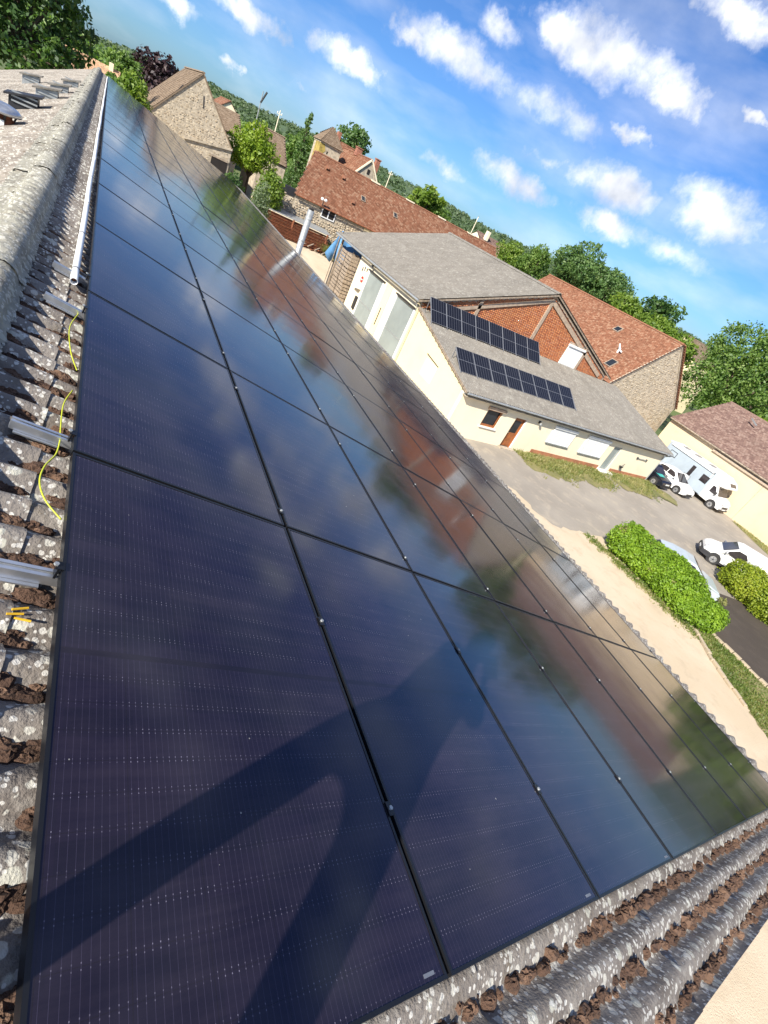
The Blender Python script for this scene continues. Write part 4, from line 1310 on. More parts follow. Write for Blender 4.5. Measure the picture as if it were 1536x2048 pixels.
def build_wing():
    t = thing("low_wing", "low cream wing with sloping grey corrugated roof and small window, door and shutters", "house", (BX0, -29, 0))
    # front wall with real openings for the window and the brown door
    ops = [(-22.02, -20.78, 1.05, 2.20), (-24.22, -23.22, 0.0, 2.13), (-34.80, -33.88, 0.12, 2.13)]
    ys = sorted({BYL, BYR, *[o[0] for o in ops], *[o[1] for o in ops]})
    mb = MB(); top = broof(BX0, -.12)
    for a, b in zip(ys[:-1], ys[1:]):
        op = [o for o in ops if abs(o[0] - a) < 1e-6 and abs(o[1] - b) < 1e-6]
        if not op: mb.box(BX0, BX0 + .28, a, b, 0, top)
        else:
            if op[0][2] > 0: mb.box(BX0, BX0 + .28, a, b, 0, op[0][2])
            mb.box(BX0, BX0 + .28, a, b, op[0][3], top)
    mb.build("wall", "cream_white", t)
    for y, nm in ((BYL, "cream"), (BYR + .28, "cream")):
        MB().prism([(BX0 + .282, y, 0), (BX1, y, 0), (BX1, y, broof(BX1, -.1)), (BX0 + .282, y, broof(BX0 + .28, -.1))], (0, -.28, 0)).build("wall", nm, t)
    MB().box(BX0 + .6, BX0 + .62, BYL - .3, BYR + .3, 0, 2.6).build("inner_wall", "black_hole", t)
    # roof of overlapping sheets
    S = V3(1, 0, BSL).normalized(); N = V3(-BSL, 0, 1).normalized()
    P0 = V3(BX0 - .42, BYL + .22, broof(BX0 - .42, .02)); Ls = (BX1 - BX0 + .42) * math.sqrt(1 + BSL * BSL) - .05
    rows = [(max(0, k / 6 - .02), (k + 1) / 6) for k in range(6)]
    roof_part("roof_sheet", P0, (0, -1, 0), BYL - BYR + .5, S, Ls, N, "roof_grey", t, rows, phase=.05)
    MB().box(BX0 - .16, BX0 - .13, BYL + .1, BYR - .1, BZE - .22, BZE - .05).build("fascia", "zinc", t)
    MB().box(BX0 - .38, BX0, BYL + .1, BYR - .1, BZE - .26, BZE - .24).build("soffit", "stone_mortar", t)
    MB().tube([(BX0 - .46, BYL + .1, BZE - .05), (BX0 - .46, BYR - .2, BZE - .05)], .06, 8).build("gutter", "zinc", t)
    for k in range(14):
        x = BX0 + .1 + k * .56
        MB().box(x, x + .10, BYL + .18, BYL + .26, broof(x, -.06), broof(x, .02)).build("roof_hook", "wood_grey", t)
    MB().bar((BX0 - .4, BYL + .16, broof(BX0 - .4, -.03)), (BX1, BYL + .16, broof(BX1, -.03)), .05, .12).build("verge_board", "wood_grey", t)
    # brown window, one sash open inwards
    y0, y1, z0, z1 = -22.02, -20.78, 1.05, 2.20
    w = MB().box(BX0 + .10, BX0 + .13, y0 + .06, y1 - .06, z0 + .06, z1 - .06).build("window", "window", t)
    f = MB()
    f.box(BX0 + .06, BX0 + .16, y0, y0 + .1, z0, z1); f.box(BX0 + .06, BX0 + .16, y1 - .1, y1, z0, z1)
    f.box(BX0 + .06, BX0 + .16, y0 + .1, y1 - .1, z0, z0 + .14); f.box(BX0 + .06, BX0 + .16, y0 + .1, y1 - .1, z1 - .1, z1)
    f.build("frame", "wood_brown", w)
    f = MB(); f.box(BX0 + .02, BX0 + .058, y0 + .08, y0 + .16, z0 + .12, z1 - .1); f.build("sash", "wood_brown", w)
    MB().box(BX0 - .10, BX0 - .002, y0 - .08, y1 + .08, z0 - .07, z0).build("sill", "white", w)
    MB().box(BX0 - .15, BX0 - .002, y0 - .1, y1 + .1, z1, z1 + .18).build("shutter_box", "beam", w)
    # brown door, half glazed
    y0, y1, z0, z1 = -24.22, -23.22, 0.0, 2.13
    d = MB().box(BX0 + .16, BX0 + .21, y0 + .09, y1 - .09, .06, z1 - .09).build("door", "wood_brown", t)
    f = MB(); f.box(BX0 + .10, BX0 + .25, y0, y0 + .09, 0, z1); f.box(BX0 + .10, BX0 + .25, y1 - .09, y1, 0, z1); f.box(BX0 + .10, BX0 + .25, y0 + .09, y1 - .09, z1 - .09, z1)
    f.build("frame", "wood_brown", d)
    MB().box(BX0 + .15, BX0 + .159, y0 + .22, y1 - .22, 1.05, 1.9).build("pane", "window", d)
    MB().box(BX0 + .10, BX0 + .16, y1 - .22, y1 - .12, 1.0, 1.04).build("handle", "alu", d)
    MB().box(BX0 - .002, BX0 + .10, y0, y0 + .03, 0, z1).build("reveal", "white", d)
    MB().box(BX0 - .35, BX0 - .003, y0 - .15, y1 + .15, 0, .07).build("doorstep", "stone_mortar", t)
    # two shuttered windows
    for (a, b, z0, z1, lb) in ((-29.1, -26.85, 1.12, 2.22, "closed white shutter nearer the brown door"), (-33.0, -30.45, 0.98, 2.24, "closed white shutter nearer the glazed door")):
        w = shutter(t, BX0 - .003, a, b, z0, z1); w["label"] = lb
    # narrow glazed door with a porch frame and step
    y0, y1 = -34.80, -33.88
    d = MB().box(BX0 + .12, BX0 + .15, y0 + .1, y1 - .1, .2, 2.05).build("glazed_door", "frosted", t)
    f = MB(); f.box(BX0 + .05, BX0 + .2, y0, y0 + .1, .12, 2.13); f.box(BX0 + .05, BX0 + .2, y1 - .1, y1, .12, 2.13); f.box(BX0 + .05, BX0 + .2, y0 + .1, y1 - .1, 2.04, 2.13); f.box(BX0 + .05, BX0 + .2, y0 + .1, y1 - .1, .12, .2)
    f.build("frame", "zinc", d)
    MB().box(BX0 - .55, BX0 - .004, y0 - .25, y1 + .25, 0, .14).build("doorstep", "white", t)
    # terracotta plinth
    MB().box(BX0 - .03, BX0 - .003, -33.6, -26.05, 0, .36).build("plinth", "plinth", t)
    MB().box(BX0 - .03, BX0 - .003, BYR + .05, -35.1, 0, .34).build("plinth", "plinth", t)
    MB().box(BX0 - .22, BX0 - .035, BYR + .1, -35.2, 0, .07).build("footing", "stone_mortar", t)
    # lamp, towel rail and hanging planter
    lm = MB().box(BX0 - .10, BX0 - .002, -25.3, -25.16, 2.2, 2.36).build("wall_lamp", "dark", t)
    MB().lathe((BX0 - .2, -25.23, 2.12), [(.03, 0), (.09, .06), (.08, .16), (.02, .2)], 10).build("shade", "zinc", lm)
    MB().bar((BX0 - .06, -37.25, 1.72), (BX0 - .06, -38.5, 1.72), .05, .05).build("wall_bar", "zinc", t)
    for yy in (-37.25, -38.5): MB().box(BX0 - .1, BX0 - .002, yy - .06, yy + .06, 1.66, 1.80).build("wall_bracket", "dark", t)
    p = MB().lathe((BX0 - .14, -36.0, .60), [(.06, 0), (.16, .14), (.17, .17)], 10).build("planter", "dark", t)
    MB().tube([(BX0 - .14, -36.0, .77), (BX0 - .12, -36.25, 1.0)], .02, 5).build("stalk", "dark", p)
    MB().tube([(BX0 - .46, BYR - .1, BZE - .1), (BX0 - .06, BYR + .02, BZE - .45), (BX0 - .06, BYR + .02, .1)], .045, 8).build("downpipe", "zinc", t)
    # patch and slot on the side wall
    MB().prism([(26.5, BYL + .012, 2.86), (24.85, BYL + .012, 2.70), (24.85, BYL + .012, 2.66), (26.5, BYL + .012, 2.81)], (0, .03, 0)).build("slot", "dark", t)
    MB().box(24.9, 26.4, BYL + .003, BYL + .009, 1.5, 2.62).build("patch", "cream_white", t)


build_wing()


def build_small_arrays():
    ordn = ["first", "second", "third", "fourth", "fifth", "sixth", "seventh", "eighth"]
    for nm, xb, zb, ang, Lp, grp in (("upper", 27.85, 4.47, 42, 1.72, "panels of the upper array on the low wing"), ("lower", 23.08, 3.36, 32, 1.70, "panels of the lower array on the low wing")):
        c, s = math.cos(math.radians(ang)), math.sin(math.radians(ang))
        y0, y1 = (-18.55, -28.95) if nm == "upper" else (-18.68, -29.45)
        wd = (y0 - y1) / 8
        rot = Matrix(((0, c, -s), (-1, 0, 0), (0, s, c)))   # local x -> -y, local y -> up the tilt, z -> out
        fr = MB(); w = wd - .04; b = .015
        fr.box(0, w, 0, b, -.035, 0); fr.box(0, w, Lp - b, Lp, -.035, 0); fr.box(0, b, b, Lp - b, -.035, 0); fr.box(w - b, w, b, Lp - b, -.035, 0)
        fr.box(b, w - b, Lp / 2 - .013, Lp / 2 + .013, -.02, -.001)
        me1 = bpy.data.meshes.new("small_frame"); me1.from_pydata(fr.v, [], fr.f); me1.materials.append(M("silver"))
        gl = MB(); gl.box(b - .002, w - b + .002, b - .002, Lp / 2 - .012, -.012, -.004)
        me2 = bpy.data.meshes.new("small_cells"); me2.from_pydata(gl.v, [], gl.f); me2.materials.append(M("cells"))
        gl = MB(); gl.box(b - .002, w - b + .002, Lp / 2 + .012, Lp - b + .002, -.012, -.004)
        me3 = bpy.data.meshes.new("small_cells"); me3.from_pydata(gl.v, [], gl.f); me3.materials.append(M("cells"))
        for k in range(8):
            e = bpy.data.objects.new("solar_panel", None); COL.objects.link(e)
            e.location = (xb, y0 - k * wd, zb); e.rotation_euler = rot.to_euler()
            tag(e, f"tilted silver framed panel in the {nm} array on the low wing, {ordn[k]} from left", "solar panel", grp)
            for n_, me in (("frame", me1), ("cells", me2), ("cells", me3)):
                o = bpy.data.objects.new(n_, me); COL.objects.link(o); o.parent = e
        # one stand carries each array
        t = thing("panel_stand", f"thin metal stand under the {nm} tilted solar array on the low wing", "stand", (xb, (y0 + y1) / 2, zb))
        for k in range(9):
            y = y0 - k * wd + .02
            xt, zt = xb + Lp * .92 * c, zb + Lp * .92 * s
            MB().bar((xb - .12, y, broof(xb - .12, .05)), (xb + Lp * c, y, zb + Lp * s - .06), .04, .03).build("rail", "silver", t)
            MB().bar((xt, y, broof(xt, .0) if nm == "lower" else broof(min(xt, BX1 - .1), 0)), (xt, y, zt - .07), .035, .035, up=(0, 1, 0)).build("leg", "silver", t)


build_small_arrays()


# ================================================================== OTHER BUILDINGS
def gable_house(t, x0, x1, y0, y1, ze, zr, axis, wall, tile, tw=.22, ex=.17, ov=.25, vo=.12, base=0.0, stone_faces=(), tiles_both=True, skew=0.0):
    """box walls with a pitched tiled roof; ridge along axis 'x' or 'y'.  Parts go under t."""
    th = .35
    if axis == 'x':
        ym = (y0 + y1) / 2
        g = [(y0, base), (y1, base), (y1, ze), (ym, zr), (y0, ze)]
        MB().prism([(x0, a, b) for a, b in g], (th, 0, 0)).build("gable_wall", wall, t)
        MB().prism([(x1 - th, a, b) for a, b in g], (th, 0, 0)).build("gable_wall", wall, t)
        MB().box(x0 + th, x1 - th, y0, y0 + th, base, ze).build("wall", wall, t)
        MB().box(x0 + th, x1 - th, y1 - th, y1, base, ze).build("wall", wall, t)
        hw = (y1 - y0) / 2
        for s_ in (1, -1):
            e = Vector((x0 - vo, ym + s_ * (hw + ov), ze - ov * (zr - ze) / hw + .04)); r = Vector((x0 - vo, ym, zr + .04))
            S = r - e; L_ = S.length; S /= L_
            N = Vector((0, s_ * (zr - ze), hw)).normalized()
            q = [e, e + Vector((x1 - x0 + 2 * vo, 0, 0)), r + Vector((x1 - x0 + 2 * vo, 0, 0)), r]
            if s_ < 0: q = q[::-1]
            MB().prism([p - N * .03 for p in q], -N * .07).build("roof", "underlay", t)
            if s_ == 1 or tiles_both:
                tiles("tiles", e, (1, 0, 0), x1 - x0 + 2 * vo, S, L_, N, tile, t, tw, ex)
        n = int((x1 - x0 + 2 * vo) / .38)
        for k in range(n):
            xx = x0 - vo + (x1 - x0 + 2 * vo) * k / n
            MB().prism([(xx, ym - .16, zr + .0), (xx, ym - .09, zr + .11), (xx, ym + .09, zr + .11), (xx, ym + .16, zr + .0)], (.36, 0, 0)).build("ridge_tile", tile, t)
    else:
        xm = (x0 + x1) / 2
        g = [(x0, base), (x1, base), (x1, ze), (xm, zr), (x0, ze)]
        MB().prism([(a, y0, b) for a, b in g], (0, th, 0)).build("gable_wall", wall, t)
        MB().prism([(a, y1 - th - skew * (a - x0), b) for a, b in g], (0, th, 0)).build("gable_wall", wall, t)
        MB().box(x0, x0 + th, y0 + th, y1 - th, base, ze).build("wall", wall, t)
        MB().box(x1 - th, x1, y0 + th, y1 - th - skew * (x1 - x0), base, ze).build("wall", wall, t)
        hw = (x1 - x0) / 2
        for s_ in (-1, 1):
            e = Vector((xm + s_ * (hw + ov), y1 + vo, ze - ov * (zr - ze) / hw + .04)); r = Vector((xm, y1 + vo, zr + .04))
            S = r - e; L_ = S.length; S /= L_
            N = Vector((s_ * (zr - ze), 0, hw)).normalized()
            D = Vector((0, -(y1 - y0 + 2 * vo), 0))
            q = [e - Vector((0, skew * (e.x - x0), 0)), e + D, r + D, r - Vector((0, skew * (r.x - x0), 0))]
            cl = (lambda u, s, ex_=e.x, sx=S.x: u > skew * (ex_ + sx * s - x0)) if skew else None
            MB().prism([p - N * .03 for p in q], -N * .07).build("roof", "underlay", t)
            if s_ == -1 or tiles_both:
                tiles("tiles", e, (0, -1, 0), y1 - y0 + 2 * vo, S, L_, N, tile, t, tw, ex, clip=cl)
        n = int((y1 - y0 + 2 * vo) / .42)
        for k in range(n):
            yy = y1 + vo - (y1 - y0 + 2 * vo) * (k + 1) / n
            if yy + .39 > y1 + vo - skew * (xm - x0): continue
            MB().prism([(xm - .16, yy, zr), (xm - .09, yy, zr + .11), (xm + .09, yy, zr + .11), (xm + .16, yy, zr)], (0, .39, 0)).build("ridge_tile", tile, t)


def slope_pt(e, S, N, U, u, s, h): return Vector(e) + Vector(U) * u + Vector(S) * s + Vector(N) * h


def skylight(t, name, c, U, S, N, w, h):
    U, S, N, c = Vector(U), Vector(S), Vector(N), Vector(c)
    def q(a, b, hh): return c + U * a + S * b + N * hh
    o = MB().prism([q(-w / 2, -h / 2, .05), q(w / 2, -h / 2, .05), q(w / 2, h / 2, .05), q(-w / 2, h / 2, .05)], N * .03).build("skylight", "window", t)
    mb = MB()
    for (a0, a1, b0, b1) in ((-w / 2 - .07, -w / 2, -h / 2 - .07, h / 2 + .07), (w / 2, w / 2 + .07, -h / 2 - .07, h / 2 + .07), (-w / 2, w / 2, -h / 2 - .07, -h / 2), (-w / 2, w / 2, h / 2, h / 2 + .07)):
        mb.prism([q(a0, b0, .02), q(a1, b0, .02), q(a1, b1, .02), q(a0, b1, .02)], N * .09)
    mb.build("frame", "wood_grey", o)
    return o


def build_red_barn():
    x0, x1, y0, y1, ze, zr = 30.0, 50.2, -51.3, -40.1, 4.75, 10.05
    t = thing("red_roof_barn", "barn with steep mottled red tile roof and pale rubble gable beyond the brick gable", "barn", (x0, (y0 + y1) / 2, 0))
    gable_house(t, x0, x1, y0, y1, ze, zr, 'x', "stone_mortar", "tile", .21, .16, ov=.15, vo=.10)
    ym = (y0 + y1) / 2
    poly = [(-y1 + y1, 0), (0, ze - .1), ((y1 - ym), zr - .3), ((y1 - y0), ze - .1), ((y1 - y0), 0)]
    poly = [(0.1, .2), (.1, ze - .05), (y1 - ym, zr - .25), (y1 - y0 - .1, ze - .05), (y1 - y0 - .1, .2)]
    masonry("stones", (x0, y1, 0), (0, -1, 0), (0, 0, 1), (-1, 0, 0), poly, "stone", t, sw=(.12, .38), sh=(.11, .22), proud=(.008, .045), joint=.06, drop=.30)
    # mortar verge bands and the wavy red tile ends of the far verge
    for s_ in (1, -1):
        yb = ym + s_ * (y1 - y0) / 2
        MB().bar((x0 - .03, ym, zr - .10), (x0 - .03, yb, ze - .08), .22, .08, up=(1, 0, 0)).build("verge_band", "stone_mortar", t)
    for k in range(26):
        f = k / 26
        p = Vector((x0 - .12, ym + (y0 - ym) * f - .08, zr + (ze - zr) * f + .02)); q = Vector((x0 - .12, ym + (y0 - ym) * (f + .034) - .1, zr + (ze - zr) * (f + .034) + .03))
        MB().bar(p, q, .30, .07, up=(0, 0, 1)).build("verge_tile", "red" if False else "tile", t)
    hw = (y1 - y0) / 2
    S = Vector((0, -hw, zr - ze)).normalized(); N = Vector((0, zr - ze, hw)).normalized()
    def on(x, z): return Vector((x, y1 - (z - ze) / (zr - ze) * hw, z)) + N * .04
    skylight(t, "s", on(35.9, 8.55), (1, 0, 0), S, N, .65, .55)
    skylight(t, "s", on(32.1, 5.95), (1, 0, 0), S, N, .7, .85)
    # white pipe fitting standing on the slope near the brick verge
    v = thing("roof_pipe", "white forked pipe fitting on the red slope beside the brick verge", "pipe", on(33.0, 6.9))
    p = on(33.0, 6.9)
    MB().tube([p, p + Vector((0, 0, .5))], .09, 8).build("stem", "white", v)
    MB().tube([p + Vector((0, 0, .3)), p + Vector((-.45, .1, .25))], .08, 8).build("arm", "white", v)
    MB().tube([p + Vector((0, 0, .35)), p + Vector((.35, -.05, .75))], .07, 8).build("arm", "white", v)


build_red_barn()


def build_beige_house():
    x0, x1, y1 = 6.0, 28.4, -49.5
    y0 = -63.5; ze, zr = 4.28, 7.6
    t = thing("beige_house", "long beige rendered house with mauve tiled roof behind the white motorhome", "house", (18, -56, 0))
    gable_house(t, x0, x1, y0, y1, ze, zr, 'x', "beige", "tile_mauve", .24, .20, ov=.28, vo=.1, tiles_both=False)
    MB().box(x0, 23.2, y1 + .003, y1 + .16, 3.72, 3.90).build("ledge", "mortar", t)
    MB().box(x0, 23.2, y1 + .16, y1 + .20, 3.70, 3.74).build("ledge_lip", "beam", t)
    MB().box(17.86, 17.90, y1 + .002, y1 + .012, 0, 3.7).build("joint", "beam", t)
    MB().tube([(x0, y1 + .36, ze - .16), (x1, y1 + .36, ze - .16)], .07, 8).build("gutter", "wood_grey", t)
    MB().bar((x1 - 4.5, -54.2, 7.05), (x1 - 3.6, -54.5, 7.35), .12, .1).build("vent_pipe", "zinc", t)


build_beige_house()


def build_long_barn():
    x0, x1, y0, y1 = 60.0, 70.0, -47.5, -17.6
    ze, zr = 5.75, 9.9
    t = thing("long_red_barn", "long barn with big red tile roof over rubble wall beyond the yard", "barn", (x0, -30, 1.6))
    gable_house(t, x0, x1, y0, y1, ze, zr, 'y', "stone_mortar", "tile", .26, .20, ov=.25, vo=.15, base=0.5, tiles_both=False, skew=.46)
    # rubble on the wall that faces the yard and the low wall that carries on to the left
    masonry("stones", (x0, y1, 0), (0, -1, 0), (0, 0, 1), (-1, 0, 0), [(.05, 1.2), (.05, ze - .35), (8.4, ze - .35), (8.4, 1.2)], "stone", t, sw=(.14, .42), sh=(.12, .24), proud=(.02, .07), joint=.05, drop=.12,
            holes=[(3.0, 5.2, 4.4, 5.9)])
    MB().box(x0 - .06, x0 - .003, y1 - 8.5, y0, 2.0, ze - .3).build("render", "cream", t)
    MB().box(x0 - .12, x0 - .003, y1 - 3.0, y1, ze - .30, ze - .12).build("cornice", "cream_white", t)
    w = MB().box(x0 - .05, x0 - .002, -22.35, -20.85, 4.72, 5.52).build("window", "black_hole", t)
    f = MB()
    for (a, b, c, d) in ((-22.42, -20.78, 4.62, 4.72), (-22.42, -22.33, 4.72, 5.52), (-20.87, -20.78, 4.72, 5.52), (-21.66, -21.56, 4.72, 5.52)):
        f.box(x0 - .09, x0 - .04, a, b, c, d)
    f.build("frame", "white", w)
    hw = (x1 - x0) / 2; S = Vector((hw, 0, zr - ze)).normalized(); N = Vector((-(zr - ze), 0, hw)).normalized()
    def on(y, z): return Vector((x0 + (z - ze) / (zr - ze) * hw, y, z)) + N * .05
    skylight(t, "s", on(-25.8, 7.85), (0, -1, 0), S, N, .42, .55)
    skylight(t, "s", on(-30.3, 7.85), (0, -1, 0), S, N, .42, .55)
    for (y, z) in ((-21.2, 8.85), (-23.2, 8.75), (-24.4, 7.05)):
        o = MB().prism([on(y - .16, z - .12), on(y + .16, z - .12), on(y + .16, z + .16), on(y - .16, z + .16)], N * .22).build("roof_vent", "tile", t)
        MB().prism([on(y - .10, z - .13) + N * .03, on(y + .10, z - .13) + N * .03, on(y + .10, z - .13) + N * .16, on(y - .10, z - .13) + N * .16], -S * .02).build("opening", "black_hole", o)
    MB().tube([(x0 - .35, y1 - 0, ze - .2), (x0 - .35, y0, ze - .2)], .07, 7).build("gutter", "rust", t)
    # pale verge and ridge mortar
    for k in range(4):
        y = -27 - k * 5.1
        MB().box(x0 + hw - .2, x0 + hw + .2, y - 1.2, y, zr + .02, zr + .16).build("ridge_mortar", "cream_white", t)
    s = thing("low_stone_wall", "low rubble wall with uneven top carrying on left of the long red barn", "wall", (60.2, -15.5, 1))
    MB().prism([(x0 + .1, -17.62, .5), (x0 + .1, -17.62, 5.2), (x0 + .1, -16.4, 5.5), (x0 + .1, -15.4, 5.1), (x0 + .1, -13.6, 4.4), (x0 + .1, -13.2, .5)], (.4, 0, 0)).build("core", "stone_mortar", s)
    masonry("stones", (x0 + .1, -13.2, 0), (0, -1, 0), (0, 0, 1), (-1, 0, 0), [(.05, 1.0), (.4, 4.3), (2.2, 5.0), (3.2, 5.4), (4.4, 5.1), (4.4, 1.0)], "stone", s, sw=(.14, .40), sh=(.12, .24), proud=(.02, .08), joint=.05, drop=.12)
    MB().box(x0 + .05, x0 + .5, -17.6, -16.2, 5.2, 5.95).build("coping_sheet", "dark", s)
    # street lamp style fitting on the eave
    l = thing("eave_lamp", "black bracket lamp with two white globes at the barn eave above the window", "lamp", (x0 - .3, -20.6, 5.6))
    MB().tube([(x0 - .02, -20.55, 5.2), (x0 - .5, -20.5, 5.75), (x0 - .5, -20.5, 6.1)], .05, 6).build("bracket", "dark", l)
    for dy in (-.2, .2):
        MB().lathe((x0 - .5, -20.5 + dy, 6.1), [(.05, 0), (.16, .08), (.17, .2), (.06, .3)], 10).build("globe", "white", l)


build_long_barn()


def build_steel_rack():
    # rusty lengths stacked in front of the rubble wall, under a thin sheet roof
    g = gz(58)
    r = thing("storage_rack", "open storage rack with pale sheet cover against the rubble wall", "rack", (58.0, -18, g))
    for y in (-14.2, -17.4, -21.3):
        for x in (57.3, 58.9):
            MB().box(x - .07, x + .07, y - .07, y + .07, g, 3.5).build("post", "rust", r)
    for z in (2.05, 2.55, 3.0):
        for y in (-14.4, -17.6, -21.1):
            MB().bar((57.2, y, z), (59.0, y, z), .08, .06).build("arm", "rust", r)
    MB().prism([(57.3, -13.6, 3.50), (57.3, -21.7, 3.42), (59.4, -21.7, 3.62), (59.4, -13.6, 3.70)], (0, 0, .06)).build("cover", "zinc", r)
    MB().prism([(57.28, -13.6, 3.44), (57.28, -21.7, 3.36), (57.28, -21.7, 3.42), (57.28, -13.6, 3.50)], (-.03, 0, 0)).build("edge_strip", "cream_white", r)
    labels = ["lowest", "second lowest", "third lowest", "middle", "third highest", "second highest", "topmost"]
    k = 0
    for i, z in enumerate((1.66, 1.92, 2.18, 2.44, 2.70, 2.96, 3.2)):
        yo = random.uniform(-.5, .5)
        o = MB()
        x = 57.35 + random.uniform(0, .12)
        xa = x - (6 - i) * .11; o.box(xa, xa + .24, -13.9 + yo, -21.4 + yo * .6, z, z + .03); o.box(xa, xa + .24, -13.9 + yo, -21.4 + yo * .6, z + .15, z + .18); o.box(xa + .11, xa + .14, -13.9 + yo, -21.4 + yo * .6, z + .03, z + .15)
        ob = o.build("steel_beam", "rust"); tag(ob, f"long rusty steel beam in the storage rack, {labels[i]} of the stack", "steel beam", "rusty beams in the rack")
        o = MB(); x += .5 + random.uniform(0, .3)
        o.box(x, x + .3, -14.4 + yo, -20.8 + yo * .6, z, z + .10)
        ob = o.build("steel_tube", "rust"); tag(ob, f"rusty square tube behind the front beams in the storage rack, {labels[i]} of its stack", "steel tube", "rusty tubes in the rack")
    # heap of offcuts at the foot
    for k in range(7):
        y = -18.4 - k * .42; z = gz(57) + .05 + .10 * (k % 3)
        o = MB().bar((56.2 + .1 * (k % 2), y, z), (57.1, y - .9, z + .35 * ((k + 1) % 2)), .12, .08).build("steel_offcut", "rust" if k % 2 else "wood_grey")
        tag(o, f"{['rusty', 'grey'][k % 2]} offcut at the foot of the storage rack, {['nearest the flue', 'second', 'third', 'fourth', 'fifth', 'sixth', 'nearest the weeds'][k]} in the row", "steel offcut", "offcuts at the foot of the rack")
    # blue tarpaulin draped over a pile
    t = thing("tarpaulin", "blue tarpaulin draped like a tent between rubble wall and workshop roof", "tarpaulin", (47.6, -20.3, gz(47)))
    V = []; n = 14; base = gz(47)
    ridge = [(47.4, -18.75, 5.35), (47.7, -22.4, 5.0)]
    for i in range(n + 1):
        f = i / n
        rx, ry, rz = [ridge[0][k] + (ridge[1][k] - ridge[0][k]) * f for k in range(3)]
        for j in range(9):
            s = (j - 4) / 4
            fold = .10 * math.sin(i * 1.9 + j) * abs(s)
            V.append((rx + s * 1.3 + fold, ry + .25 * s * s + fold, rz - abs(s) ** 1.2 * (2.4 + .6 * math.sin(i * .8)) + random.uniform(-.04, .04)))
    F = [(i * 9 + j, i * 9 + j + 1, (i + 1) * 9 + j + 1, (i + 1) * 9 + j) for i in range(n) for j in range(8)]
    mb = MB(); mb.add(V, F); o = mb.build("sheet", "tarp", t, smooth=True)
    so_ = o.modifiers.new("solid", 'SOLIDIFY'); so_.thickness = .02
    MB().box(46.9, 48.6, -22.0, -19.4, 0.2, 3.2).build("pile", "dark", t)
    for q in (0, 1): MB().tube([(ridge[q][0], ridge[q][1], base), ridge[q]], .04, 6).build("pole", "wood_grey", t)
    # big wooden crates piled by the end of the workshop
    k = 0
    names = ["bottom", "second", "third", "top"]
    for col in range(2):
        for lv in range(4):
            x, y, z = 41.0 + col * 1.24, -18.85 + random.uniform(-.08, .08), 0.02 + lv * 1.14
            c = thing("wooden_crate", f"grey slatted wooden crate at the {names[lv]} of the {'nearer' if col == 0 else 'farther'} pile by the workshop", "crate", (x, y, z), "wooden crates by the workshop")
            sx, sy, h = 1.15, 1.15, 1.12
            for zz in (.14, .40, .66, .92):
                MB().box(x, x + sx, y + sy - .03, y + sy, z + zz, z + zz + .2).build("slat", "wood_grey", c)
                MB().box(x, x + .03, y, y + sy - .031, z + zz, z + zz + .2).build("slat", "wood_grey", c)
            for (a, b) in ((0.035, 0.0), (sx - .12, 0.0), (.035, sy - .125), (sx - .12, sy - .125)):
                MB().box(x + a, x + a + .085, y + b + .005, y + b + .09, z + .1, z + h).build("post", "wood_grey", c)
            MB().box(x, x + sx, y, y + sy, z + .08, z + .135).build("floor", "wood_grey", c)
            for a in (0.05, sx / 2 - .05, sx - .15):
                MB().box(x + a, x + a + .1, y + .02, y + sy - .02, z, z + .079).build("bearer", "wood_grey", c)


build_steel_rack()


